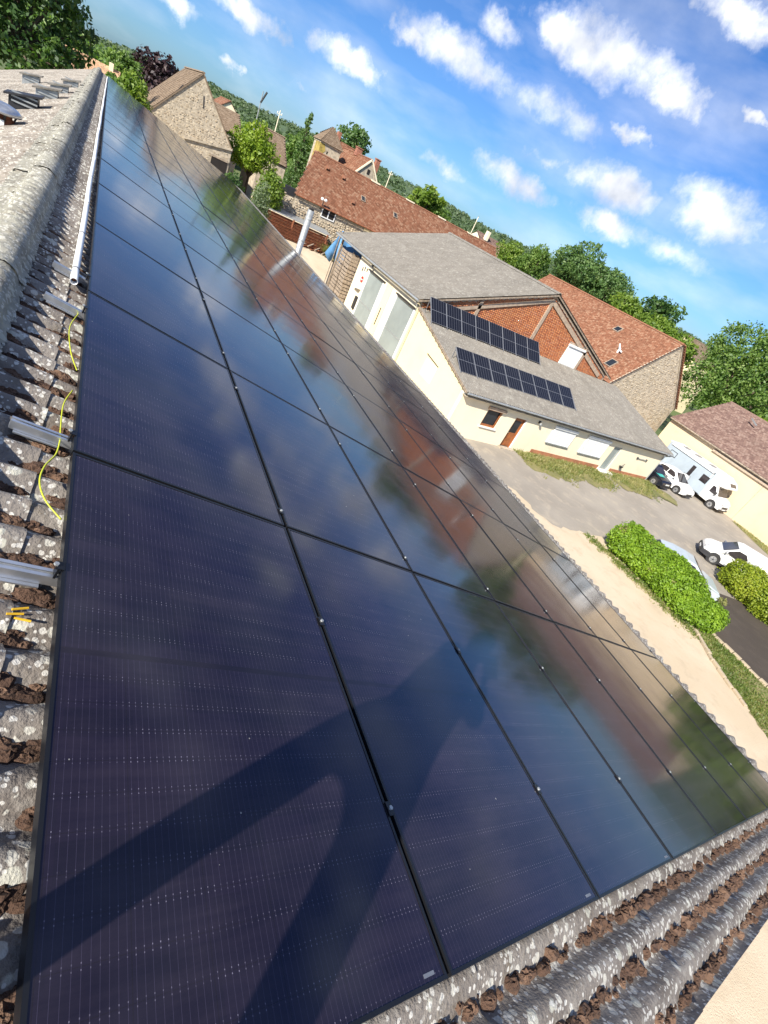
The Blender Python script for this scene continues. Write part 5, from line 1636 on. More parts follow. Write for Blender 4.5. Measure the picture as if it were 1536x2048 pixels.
def build_village():
    # stone barn whose gable rises past the end of our roof
    x0, x1, y0, y1, ze, zr = 60.0, 76.0, -10.65, -3.35, 6.6, 11.0
    t = thing("stone_gable_barn", "rubble stone barn with brown tile roof rising past the end of the panels", "barn", (x0, -7, 1.6))
    gable_house(t, x0, x1, y0, y1, ze, zr, 'x', "stone_mortar", "tile_brown", .26, .20, ov=.15, vo=.06, base=.5)
    ym = -7.0
    masonry("stones", (x0, y1, 0), (0, -1, 0), (0, 0, 1), (-1, 0, 0), [(.08, 1.5), (.08, ze - .05), (y1 - ym, zr - .25), (y1 - y0 - .08, ze - .05), (y1 - y0 - .08, 1.5)], "stone", t, sw=(.12, .36), sh=(.11, .22), proud=(.004, .035), joint=.06, drop=.25,
            holes=[(3.0, 7.2, 5.9, 6.05)])
    MB().prism([(x0 - .06, y1 - 3.0, 5.72), (x0 - .06, y0, 6.52), (x0 - .06, y0, 6.66), (x0 - .06, y1 - 3.0, 5.86)], (-.1, 0, 0)).build("string_course", "stone_mortar", t)
    MB().bar((x0 - .03, -4.9, 8.3), (x0 - .03, -5.6, 9.5), .07, .05, up=(1, 0, 0)).build("wall_tie", "dark", t)
    MB().bar((x0 - .03, -7.5, 8.6), (x0 - .03, -7.35, 9.5), .07, .05, up=(1, 0, 0)).build("wall_tie", "dark", t)
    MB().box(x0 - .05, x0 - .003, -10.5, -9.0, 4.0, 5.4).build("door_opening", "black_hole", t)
    MB().box(x0 - .1, x0 - .051, -10.55, -8.9, 5.4, 5.55).build("lintel", "wood_grey", t)
    for s_ in (1, -1):
        MB().bar((x0 - .07, ym, zr - .02), (x0 - .07, ym + s_ * 3.7, ze - .12), .09, .06, up=(1, 0, 0)).build("verge_tile", "tile_brown", t)

    # house with an orange roof behind the end of the barn
    t = thing("orange_roof_house", "house with pale orange roof and cream gable under the big dark tree", "house", (72, .8, 1.6))
    gable_house(t, 70, 77, -.9, 4.2, 6.2, 7.7, 'y', "cream_white", "tile_brown", .3, .25, ov=.2, vo=.15, base=.5, tiles_both=False)
    for o in t.children:
        if o.name.startswith(("tiles", "ridge_tile")): o.data.materials[0] = plain("orange_clay_tile", (0.52, 0.33, 0.20), .9, 0, .15, 3)
    MB().box(73, 73.4, -.4, 0, 7.2, 8.2).build("chimney", "cream_white", t)
    MB().box(69.95, 69.997, -.2, .5, 5.0, 5.8).build("window", "window", t)

    # houses between the stone barn and the tower
    t = thing("white_gable_house", "small house with salmon roof and white gable far beyond the stone barn", "house", (110, -17.5, 1.6))
    gable_house(t, 110, 121, -19.6, -15.6, 8.9, 10.6, 'x', "cream_white", "tile", .3, .25, ov=.2, vo=.15, base=.5)
    MB().box(109.95, 109.997, -18, -17.3, 7.2, 8.2).build("window", "window", t)
    t = thing("brown_roof_house", "house with plain brown roof right of the stone barn gable", "house", (76, -12.5, 1.6))
    gable_house(t, 78, 88, -14.6, -9.5, 7.4, 9.4, 'y', "stone_mortar", "tile_brown", .3, .25, ov=.2, vo=.1, base=.5, tiles_both=False)
    MB().box(77.95, 77.997, -13, -12.2, 5.5, 6.5).build("window", "window", t)
    t = thing("brown_roof_house", "house with brown roof and grey gable between round tree and dark conifer", "house", (78, -19, 1.6))
    gable_house(t, 75, 84, -19.9, -16.6, 6.9, 9.6, 'y', "stone_mortar", "tile_brown", .3, .25, ov=.2, vo=.1, base=.5, tiles_both=False)
    MB().box(74.95, 74.997, -18.6, -17.9, 5.0, 6.0).build("window", "window", t)

    # square tower with pyramid roof
    t = thing("stone_tower", "square pale tower with pyramid tile roof and yellow lichen on its left wall", "tower", (87, -28, 1.6))
    a0, a1, b0, b1 = 85.2, 88.6, -29.55, -26.35
    MB().box(a0, a1, b0, b1, .5, 11.3).build("wall", "stone_mortar", t)
    MB().box(a0 - .08, a1 + .08, b0 - .08, b1 + .08, 11.3, 11.5).build("cornice", "beige", t)
    MB().prism([(a0 - .004, b1 + .002, 8.6), (a0 - .004, b1 - .7, 8.8), (a0 - .004, b1 - .5, 9.9), (a0 - .004, b1 - .95, 10.6), (a0 - .004, b1 - .6, 11.28), (a0 - .004, b1 + .002, 11.28)], (-.015, 0, 0)).build("lichen", "lichen_yellow", t)
    MB().box(a0, a1 - 1.0, b1 + .003, b1 + .02, 8.0, 11.28).build("lichen", "lichen_yellow", t)
    ap = Vector(((a0 + a1) / 2, (b0 + b1) / 2, 13.75))
    c = [Vector((a0 - .25, b1 + .25, 11.5)), Vector((a0 - .25, b0 - .25, 11.5)), Vector((a1 + .25, b0 - .25, 11.5)), Vector((a1 + .25, b1 + .25, 11.5))]
    mb = MB(); mb.add([*c, ap], [(0, 1, 4)[::-1], (1, 2, 4)[::-1], (2, 3, 4)[::-1], (3, 0, 4)[::-1], (0, 1, 2, 3)]); mb.build("roof", "tile_brown", t)
    for k in range(4):
        e0, e1 = c[k], c[(k + 1) % 4]
        U = (e1 - e0); L_ = U.length; U /= L_; mid = (e0 + e1) / 2; S = ap - mid; Hs = S.length; S /= Hs; N = U.cross(S)
        if N.z < 0: N = -N
        tiles("tiles", e0, U, L_, S, Hs, N, "tile_brown", t, .3, .22, clip=lambda u, s, L_=L_, Hs=Hs: abs(u - L_ / 2) < (L_ / 2) * (1 - s / Hs) + .05)
    for (y, z) in ((-27.6, 10.3), (-28.6, 9.6)):
        MB().box(a0 - .02, a0 - .003, y - .1, y + .1, z, z + .35).build("window", "black_hole", t)

    # manor with salmon roofs and chimneys behind the long barn
    t = thing("manor_house", "manor with salmon tile roof, stone gable and brick chimneys behind the long barn", "house", (85, -32, 1.6))
    gable_house(t, 80, 92, -34.7, -30.0, 9.3, 12.3, 'x', "stone_mortar", "tile", .3, .22, ov=.15, vo=.1, base=.5)
    MB().box(79.95, 79.997, -32.6, -32.2, 10.5, 11.1).build("window", "black_hole", t)
    for s_ in (1, -1):
        MB().bar((79.9, -32.35, 12.32), (79.9, -32.35 + s_ * 2.45, 9.25), .2, .16, up=(1, 0, 0)).build("verge_band", "cream_white", t)
    for (x, y, z0, z1, w) in ((86, -32.3, 12.0, 13.0, .5), (81, -33.6, 11.0, 12.7, .38)):
        ch = MB().box(x - w, x + w, y - w * .8, y + w * .8, z0, z1).build("chimney", "chimney_brick", t)
        MB().box(x - w - .08, x + w + .08, y - w * .8 - .08, y + w * .8 + .08, z1, z1 + .12).build("cap", "chimney_brick", ch)
    t = thing("salmon_roof_house", "lower salmon roof seen between the tower and the manor gable", "house", (97, -32, 1.6))
    gable_house(t, 95, 104, -36.5, -30.8, 9.6, 13.0, 'y', "cream_white", "tile", .3, .22, ov=.15, vo=.1, base=.5, tiles_both=False)
    MB().box(99.2, 100.0, -33.6, -33.0, 12.8, 14.2).build("chimney", "chimney_brick", t)

    # roofs past the far end of the long barn
    t = thing("dormer_house", "house with mauve roof and white chimneys past the workshop ridge", "house", (92, -66, 1.6))
    gable_house(t, 88, 98, -71.5, -62.5, 8.6, 11.2, 'y', "cream_white", "tile_mauve", .3, .25, ov=.2, vo=.1, base=.5, tiles_both=False)
    MB().box(91, 91.8, -64.2, -63.6, 10.4, 12.0).build("chimney", "cream_white", t)
    MB().box(87.97, 87.997, -69, -68, 6.5, 7.8).build("window", "window", t)
    d = MB().box(88.6, 90.4, -68.2, -66.8, 9.2, 10.4).build("dormer", "cream_white", t)
    MB().box(88.55, 88.597, -67.9, -67.1, 9.4, 10.2).build("pane", "window", d)
    t = thing("cream_gable_house", "small cream gabled house at the edge of the trees past the workshop ridge", "house", (84, -67, 1.6))
    gable_house(t, 80, 88, -66.2, -63.6, 8.9, 10.6, 'x', "cream_white", "tile_brown", .3, .25, ov=.15, vo=.1, base=.5)
    MB().box(79.95, 79.997, -65.2, -64.6, 8.2, 9.0).build("window", "window", t)
    t = thing("hidden_roof_house", "low brown roof peeping between the red barn and the willow", "house", (55, -88, 1.6))
    gable_house(t, 52, 60, -92, -84.5, 9.2, 12.0, 'y', "cream", "tile_brown", .3, .25, ov=.2, vo=.1, base=.5, tiles_both=False)
    MB().box(51.95, 51.997, -88, -87.2, 7.0, 8.0).build("window", "window", t)

    # posts and lamps sticking up over the roofs
    for (x, y, zt, lb, kind) in ((100, -20.2, 13.8, "slim grey lamp post with long dark head beyond the stone barn", 1), (100, -23.35, 12.7, "white concrete pole with short crossbar right of the lamp post", 2),
                                 (100, -44.6, 13.0, "short pale pole rising behind the long barn ridge beside the manor", 2), (100, -65.9, 13.6, "thin pale pole standing on the skyline past the workshop ridge", 0)):
        t = thing("utility_pole" if kind != 1 else "lamp_post", lb, "pole" if kind != 1 else "lamp post", (x, y, 1.6))
        MB().tube([(x, y, .5), (x, y, zt)], .11, 7, r1=.07).build("pole", "zinc" if kind == 1 else "cream_white", t)
        if kind == 1: MB().bar((x, y, zt - 1.5), (x - .35, y - .5, zt + .1), .28, .18).build("lamp_head", "dark", t)
        elif kind == 2:
            MB().bar((x, y - .4, zt - .5), (x, y + .4, zt - .5), .1, .1).build("crossbar", "cream_white", t)
            for dy in (-.35, .35): MB().lathe((x, y + dy, zt - .45), [(.06, 0), (.07, .12), (.03, .2)], 6).build("insulator", "white", t)
        else: MB().box(x - .08, x + .08, y - .08, y + .08, zt, zt + .12).build("cap", "zinc", t)


build_village()


# ================================================================== VEGETATION
def build_plants():
    g = 1.6
    tree("broadleaf_tree", "huge dark green tree towering over the far end of the roof", "tree", (62, 6.8, g),
         [(62, 4.9, 9.2, 3.4, 3.0, 3.2), (63, 2.6, 8.9, 2.2, 1.7, 2.2), (62, 8.0, 10.5, 3.4, 3.4, 4.0), (61, 5.8, 12.2, 3.2, 3.2, 2.6), (60, 11.5, 9.6, 3.4, 3.2, 4.0), (61, 3.9, 11.4, 1.9, 1.7, 1.8), (60.5, 6.0, 7.0, 2.6, 3.4, 2.0), (59.5, 9.5, 6.2, 2.4, 2.6, 2.2), (60, 3.4, 6.4, 2.0, 1.7, 1.8), (58.5, 6.6, 5.2, 2.0, 2.4, 1.8)], "leaf_dark", .20, .85, .45)
    tree("copper_beech", "dark purple copper beech behind the stone gable barn", "tree", (95, -6, g), lobes((95, -6.0, 8.9), 3.4, 6, .85), "leaf_purple", .26, .9, .3)
    tree("garden_tree", "light green bushy tree just past the far end of the panels", "tree", (53.5, -1.6, g), lobes((53.5, -1.6, 6.9), 1.6, 5, 1.1), "leaf_light", .15, .9, .14)
    tree("garden_tree", "small mid green tree right of the orange roof", "tree", (85, -1.6, g), lobes((85, -1.6, 7.8), 2.0, 5, .9), "leaf_mid", .22, .8, .16)
    tree("garden_tree", "leafy green tree low between the orange roof and the stone barn", "tree", (57.5, -.9, g), lobes((57.5, -.6, 6.6), 1.5, 5, .9), "leaf_mid", .15, .9, .14)
    tree("round_tree", "bright yellow green round tree between the stone barn and the long barn", "tree", (64, -13.5, g), lobes((63.5, -13.3, 7.2), 2.65, 6, 1.05), "leaf_lime", .14, .95, .18)
    shrub("garden_shrub", "green shrub under the round tree above the rubble wall", "shrub", (58.3, -14.6, g + 1.5), (1.5, 1.6, 1.9), "leaf_light", .13, 3500)
    shrub("garden_shrub", "silvery green shrub beside the eave near the round tree", "shrub", (51.0, -12.2, 1.2), (1.1, 1.1, 2.6), "leaf_silver", .09, 4500)
    shrub("garden_shrub", "dark shrub squeezed behind the eave below the stone barn", "shrub", (56, -10.6, 1.2), (1.6, 1.5, 2.2), "leaf_dark", .12, 3000)
    # conifer
    def conifer(lb, b, zt, r, mat="leaf_blue"):
        t = thing("conifer", lb, "conifer", b)
        MB().tube([b, (b[0], b[1], zt - .3)], .22, 6, r1=.04).build("trunk", "bark", t)
        Vs = []; z = b[2] + 1.0; n = 0
        while z < zt:
            f = (zt - z) / (zt - b[2]); rr = r * (f ** .8) * random.uniform(.8, 1.1) + .15
            for k in range(max(4, int(9 * f) + 3)):
                a = random.uniform(0, 2 * PI); q = rr * random.uniform(.45, 1)
                Vs.append(leaf_quads((b[0] + math.cos(a) * q * .7, b[1] + math.sin(a) * q * .7, z - .12 * q), (.42 * q + .15, .42 * q + .15, .22 + .1 * q), 26, .15, shell=.2))
            z += .42
        leafmesh("crown", np.concatenate(Vs), mat, t)
    conifer("tall dark conifer between the brown roof and the long barn", (92, -25.9, g), 14.2, 2.3)
    conifer("second dark conifer just left of the stone tower", (97, -29.0, g), 12.4, 2.1)
    tree("broadleaf_tree", "dark green tree filling the gap left of the tower", "tree", (101, -28.5, g), lobes((101, -28.5, 9.2), 3.2, 6, .9), "leaf_mid", .26, .8, .25)
    tree("broadleaf_tree", "tall dark tree behind the tower and the manor", "tree", (108, -38.8, g), lobes((108, -38.6, 13.4), 3.5, 7, 1.05), "leaf_blue", .26, .85, .3)
    tree("chestnut_tree", "chestnut tree with broad leaves behind the long barn ridge", "tree", (75.5, -40.5, g), lobes((75.3, -40.2, 10.9), 2.6, 6, .8), "leaf_light", .30, .9, .25)
    tree("broadleaf_tree", "mid green tree farther along behind the long barn ridge", "tree", (96, -54, g), lobes((96, -54, 10.6), 3.0, 6, .8), "leaf_mid", .26, .8, .25)
    tree("broadleaf_tree", "small light green tree peeping over the far workshop ridge", "tree", (77, -60, g), lobes((76, -59.5, 10.0), 3.0, 6, .85), "leaf_light", .18, .85, .22)
    tree("broadleaf_tree", "mid green tree directly left of the big tree over the ridge", "tree", (72, -61, g), lobes((72, -61.3, 10.9), 3.2, 6, .9), "leaf_mid", .18, .85, .25)
    tree("broadleaf_tree", "big blue green tree rising over the workshop and red barn ridges", "tree", (57, -57, g), lobes((56.5, -56, 11.9), 4.7, 8, .85), "leaf_blue", .18, .9, .4)
    tree("broadleaf_tree", "rounded tree on the right shoulder of the big blue green tree", "tree", (54.5, -60.5, g), lobes((54.3, -60.2, 12.0), 3.3, 6, .8), "leaf_blue", .18, .9, .3)
    tree("broadleaf_tree", "loose dark tree standing alone above the red barn ridge", "tree", (57.5, -77, g), lobes((57.3, -76.3, 12.4), 3.6, 6, .85), "leaf_dark", .27, .6, .3)
    shrubs = [((46.5, -56.5, 0), 2.6, 10.4, "light green hedge tree along the red barn ridge, left one"), ((42.0, -57.0, 0), 2.6, 10.0, "light green hedge tree along the red barn ridge, middle one"), ((37.9, -57.4, 0), 2.3, 9.6, "light green hedge tree along the red barn ridge, right one")]
    for b, r, z, lb in shrubs:
        tree("hedge_tree", lb, "tree", b, lobes((b[0], b[1], z), r, 6, .75), "leaf_light", .19, .9, .2, group="hedge trees along the red barn ridge")
    k = 75 / 64
    tree("willow_tree", "great willow like tree filling the right edge above the beige house", "tree", (37, -69, 0),
         [(37.2, -68.0, 12.4, 4.2, 4.0, 3.6), (35.5, -65.5, 9.4, 3.6, 3.4, 3.8), (33.0, -68.5, 10.0, 4.0, 4.0, 4.6), (30.5, -68.5, 9.0, 4.2, 4.0, 4.6), (36.5, -63.5, 7.4, 2.6, 2.4, 3.2), (34.0, -69.0, 13.5, 2.8, 2.8, 2.6), (27.5, -71, 11.0, 4.0, 4.0, 4.5), (24, -73, 9.5, 4.0, 4.0, 4.5)], "leaf_mid", .175, .95, .5)
    shrub("climbing_shrub", "bright yellow green shrub spilling over the beige house ridge", "shrub", (25.0, -58.6, 5.6), (2.6, 1.4, 1.2), "leaf_lime", .12, 5000)
    # the clipped hedge
    t = thing("hedge", "long leafy green hedge between the sandy track and the parked cars", "hedge", (9, -24.9, 0))
    Vs = []
    a, b = Vector((12.1, -25.0, 0)), Vector((6.9, -25.5, 0))
    for q in range(24):
        f = q / 23; c = a.lerp(b, f)
        hh = 1.52 - .1 * math.sin(f * 9) - (.35 if f > .78 else 0)
        w_ = 1.42 if 0.06 < f < .94 else 1.15
        Vs.append(leaf_quads((c.x, c.y + .1 * math.sin(q), hh * .5), (.72, w_, hh * .62), 3000, .062, shell=.68, up=.5, gap=.55))
        for _ in range(9):
            aa = random.uniform(0, 2 * PI)
            Vs.append(leaf_quads((c.x + random.uniform(-.4, .4), c.y + math.cos(aa) * w_ * .95, hh * .5 + abs(math.sin(aa)) * hh * .6), (.14, .14, .14), 70, .055, shell=.2, up=.8))
    V = np.concatenate(Vs); V[:, 2] = np.maximum(V[:, 2], .02)
    leafmesh("foliage", V, "leaf_hedge", t)
    Vd = []
    for q in range(26):
        c = a.lerp(b, random.random()); aa = random.uniform(.2, 1.4) * random.choice((-1, 1))
        Vd.append(leaf_quads((c.x, c.y + math.sin(aa) * 1.25, .75 + math.cos(aa) * .75), (.22, .22, .16), 70, .05, shell=.2))
    leafmesh("dry_leaves", np.concatenate(Vd), "dry_grass", t)
    mb = MB()
    for q in range(12):
        c = a.lerp(b, q / 11); mb.tube([(c.x, c.y, 0), (c.x + random.uniform(-.2, .2), c.y + random.uniform(-.4, .4), 1.1)], .035, 5, r1=.015)
    mb.build("stem", "bark", t)
    t = thing("round_bush", "rounded yellow green bush at the right edge beside the white van", "bush", (9.1, -33.3, 0))
    V = np.concatenate([leaf_quads((8.8, -33.5, .8), (1.65, 1.45, 1.08), 18000, .065, shell=.70, up=.4, gap=.8), leaf_quads((7.3, -33.2, .8), (1.5, 1.4, 1.05), 8000, .065, shell=.6, up=.4, gap=.8), leaf_quads((6.2, -34.6, .9), (1.7, 1.8, 1.2), 8000, .065, shell=.6, up=.4, gap=.8)])
    V[:, 2] = np.maximum(V[:, 2], .02)
    leafmesh("foliage", V, "leaf_gold", t)
    MB().tube([(9.1, -33.3, 0), (9.1, -33.3, 1.2)], .08, 6).build("stem", "bark", t)
    # trees that stand beyond the right edge and show only as reflections in the panels
    tree("broadleaf_tree", "smaller garden tree beyond the right edge, mirrored in the lower panels", "tree", (4, -33, 0), lobes((4, -33, 3.0), 2.4, 6, .9), "leaf_light", .2, .8, .2)
    tree("broadleaf_tree", "tall garden tree beyond the right edge, mirrored in the nearest panels", "tree", (-1, -36, 0), lobes((-1, -36, 4.5), 3.4, 6, .9), "leaf_light", .22, .8, .25)


build_plants()


# ================================================================== VEHICLES
def wheel(t, c, r, w, face):
    """wheel on the side whose outward normal is +-y or +-x"""
    n = Vector(face); c = Vector(c)
    o = MB().tube([c - n * w, c - n * .02, c], r, 20)
    o = o.build("wheel", "tyre", t, bevel=0.02)
    MB().tube([c + n * .001, c + n * .012], r * .64, 18).build("rim", "rim", o)
    a = n.cross(Vector((0, 0, 1))).normalized(); u = Vector((0, 0, 1))
    for k in range(5):
        th = 2 * PI * k / 5
        d = a * math.cos(th) + u * math.sin(th)
        MB().bar(c + n * .018 + d * .04, c + n * .018 + d * r * .6, .05, .02, up=n).build("spoke", "silver", o)
    MB().tube([c + n * .012, c + n * .03], r * .14, 8).build("hub", "dark", o)
    return o


class Car:
    """local frame: s from nose (0) to tail, w across, z up; nose points along -dirv"""
    def __init__(s, t, nose, dirv, width):
        s.t = t; s.o = Vector(nose); s.d = Vector(dirv).normalized(); s.p = s.d.cross(Vector((0, 0, 1))).normalized(); s.W = width
    def P(s, a, w, z): return s.o + s.d * a + s.p * w + Vector((0, 0, z))
    def loft(s, name, prof, wf, mat, bevel=.06, parent=None):
        """side profile (a, z) swept across the width; wf(z) is the half width"""
        n = len(prof)
        V = [s.P(a, -wf(a, z), z) for a, z in prof] + [s.P(a, wf(a, z), z) for a, z in prof]
        F = [tuple(range(n)), tuple(range(n, 2 * n))[::-1]] + [(i, n + i, n + (i + 1) % n, (i + 1) % n) for i in range(n)]
        mb = MB(); mb.add(V, F)
        o = mb.build(name, mat, parent or s.t, smooth=False, bevel=bevel)
        me = o.data
        import bmesh
        bm = bmesh.new(); bm.from_mesh(me); bmesh.ops.recalc_face_normals(bm, faces=bm.faces); bm.to_mesh(me); bm.free()
        return o
    def pane(s, name, pts, mat="car_glass", off=.012, parent=None, thick=.01):
        """pts: (a, w, z) polygon, set proud of the body along its own normal"""
        q = [s.P(*p) for p in pts]
        nrm = (q[1] - q[0]).cross(q[2] - q[0]).normalized()
        cen = sum(q, Vector()) / len(q)
        mid = s.P(2.0, 0, .9)
        if nrm.dot(cen - mid) < 0: nrm = -nrm
        return MB().prism([p + nrm * off for p in q], nrm * thick).build(name, mat, parent or s.t)


def build_car(name, label, nose, dirv, paint, L=4.0, W=1.74, Hc=1.48, extra=None, black_bonnet=False):
    t = thing(name, label, "car", Vector(nose) + Vector(dirv).normalized() * L / 2)
    c = Car(t, nose, dirv, W)
    hb = .98
    k = L / 4.0
    low = [(0.02, .30), (0.0, .48), (.05, .66), (.22, .78), (.95 * k, .93), (1.25 * k, hb), (3.7 * k, hb + .02), (3.93 * k, .92), (3.98 * k, .6), (3.95 * k, .3), (3.5 * k, .20), (.4, .20)]
    def wf(a, z):
        e = 1 - .16 * max(0, (0.5 - a) / .5) ** 2 - .08 * max(0, (a - (L - .5)) / .5) ** 2
        return W / 2 * e * (1 if .35 < z < .9 else .955)
    c.loft("body", low, wf, paint, .07)
    top = [(1.0 * k, hb - .08), (1.85 * k, Hc - .03), (2.3 * k, Hc), (3.0 * k, Hc - .03), (3.55 * k, Hc - .16), (3.86 * k, hb - .05)]
    def wt(a, z): return W / 2 * (.94 - .20 * (z - hb) / (Hc - hb))
    c.loft("cabin", top, wt, paint, .05)
    def side(a, z, sg): return (a, sg * wt(a, z), z)
    for sg in (-1, 1):
        for (q, lb) in (([(1.42, hb + .03), (2.42, hb + .03), (2.42, Hc - .10), (1.93, Hc - .12)], 0), ([(2.48, hb + .03), (3.45, hb + .06), (3.28, Hc - .20), (2.95, Hc - .11), (2.48, Hc - .10)], 1)):
            c.pane("window", [side(a * k, z, sg) for a, z in q], "car_glass", .006)
        o = MB().bar(c.P(1.5 * k, sg * (W / 2 + .02), hb + .04), c.P(1.5 * k, sg * (W / 2 + .17), hb + .1), .1, .13).build("mirror", paint, t, bevel=.02)
        for ax in (.78 * k, 3.22 * k):
            wheel(t, c.P(ax, sg * (W / 2 + .005), .315), .315, .2, c.p * sg)
        for ax in (.78 * k, 3.22 * k):
            MB().tube([c.P(ax, sg * (W / 2 - .21), .34), c.P(ax, sg * (W / 2 - .015), .34)], .37, 18).build("wheel_arch", "dark", t)
        h = c.pane("headlight", [(.16, sg * .80 * W / 2, .62), (.05, sg * .50 * W / 2, .60), (.16, sg * .50 * W / 2, .72), (.34, sg * .82 * W / 2, .76)], "silver", .004)
        for a_, z0_ in ((1.38, .36), (2.45, .36), (3.42, .62)):
            MB().bar(c.P(a_ * k, sg * (W / 2 + .001), z0_), c.P(a_ * k, sg * (W / 2 - .02), hb), .012, .014, up=c.d).build("door_seam", "dark", t)
        MB().bar(c.P(1.35 * k, sg * (W / 2 + .004), .34), c.P(2.9 * k, sg * (W / 2 + .004), .34), .012, .09).build("sill_trim", "dark", t)
        MB().bar(c.P(L - .12, sg * .66, .72), c.P(L - .10, sg * .66, .95), .2, .12, up=c.p).build("tail_lamp", "red", t)
        MB().bar(c.P(2.05 * k, sg * (W / 2 + .002), .78), c.P(2.25 * k, sg * (W / 2 + .002), .78), .03, .04).build("door_handle", "dark", t)
    wz = [(1.06, hb - .03), (1.82, Hc - .06)]
    c.pane("windscreen", [(wz[0][0] * k, -wt(0, hb) * .92, wz[0][1]), (wz[0][0] * k, wt(0, hb) * .92, wz[0][1]), (wz[1][0] * k, wt(0, Hc - .06) * .90, wz[1][1]), (wz[1][0] * k, -wt(0, Hc - .06) * .90, wz[1][1])], "car_glass", .03)
    c.pane("rear_window", [(3.60 * k, -.56, Hc - .20), (3.60 * k, .56, Hc - .20), (3.83 * k, .64, hb + .05), (3.83 * k, -.64, hb + .05)], "car_glass", .03)
    MB().bar(c.P(-.012, -.42, .44), c.P(-.012, .42, .44), .03, .12).build("grille", "dark", t)
    MB().bar(c.P(-.02, -.26, .56), c.P(-.02, .26, .56), .02, .1).build("number_plate", "white", t)
    MB().bar(c.P(.03, -.7, .30), c.P(.03, .7, .30), .06, .1).build("bumper_trim", "dark", t)
    return t, c


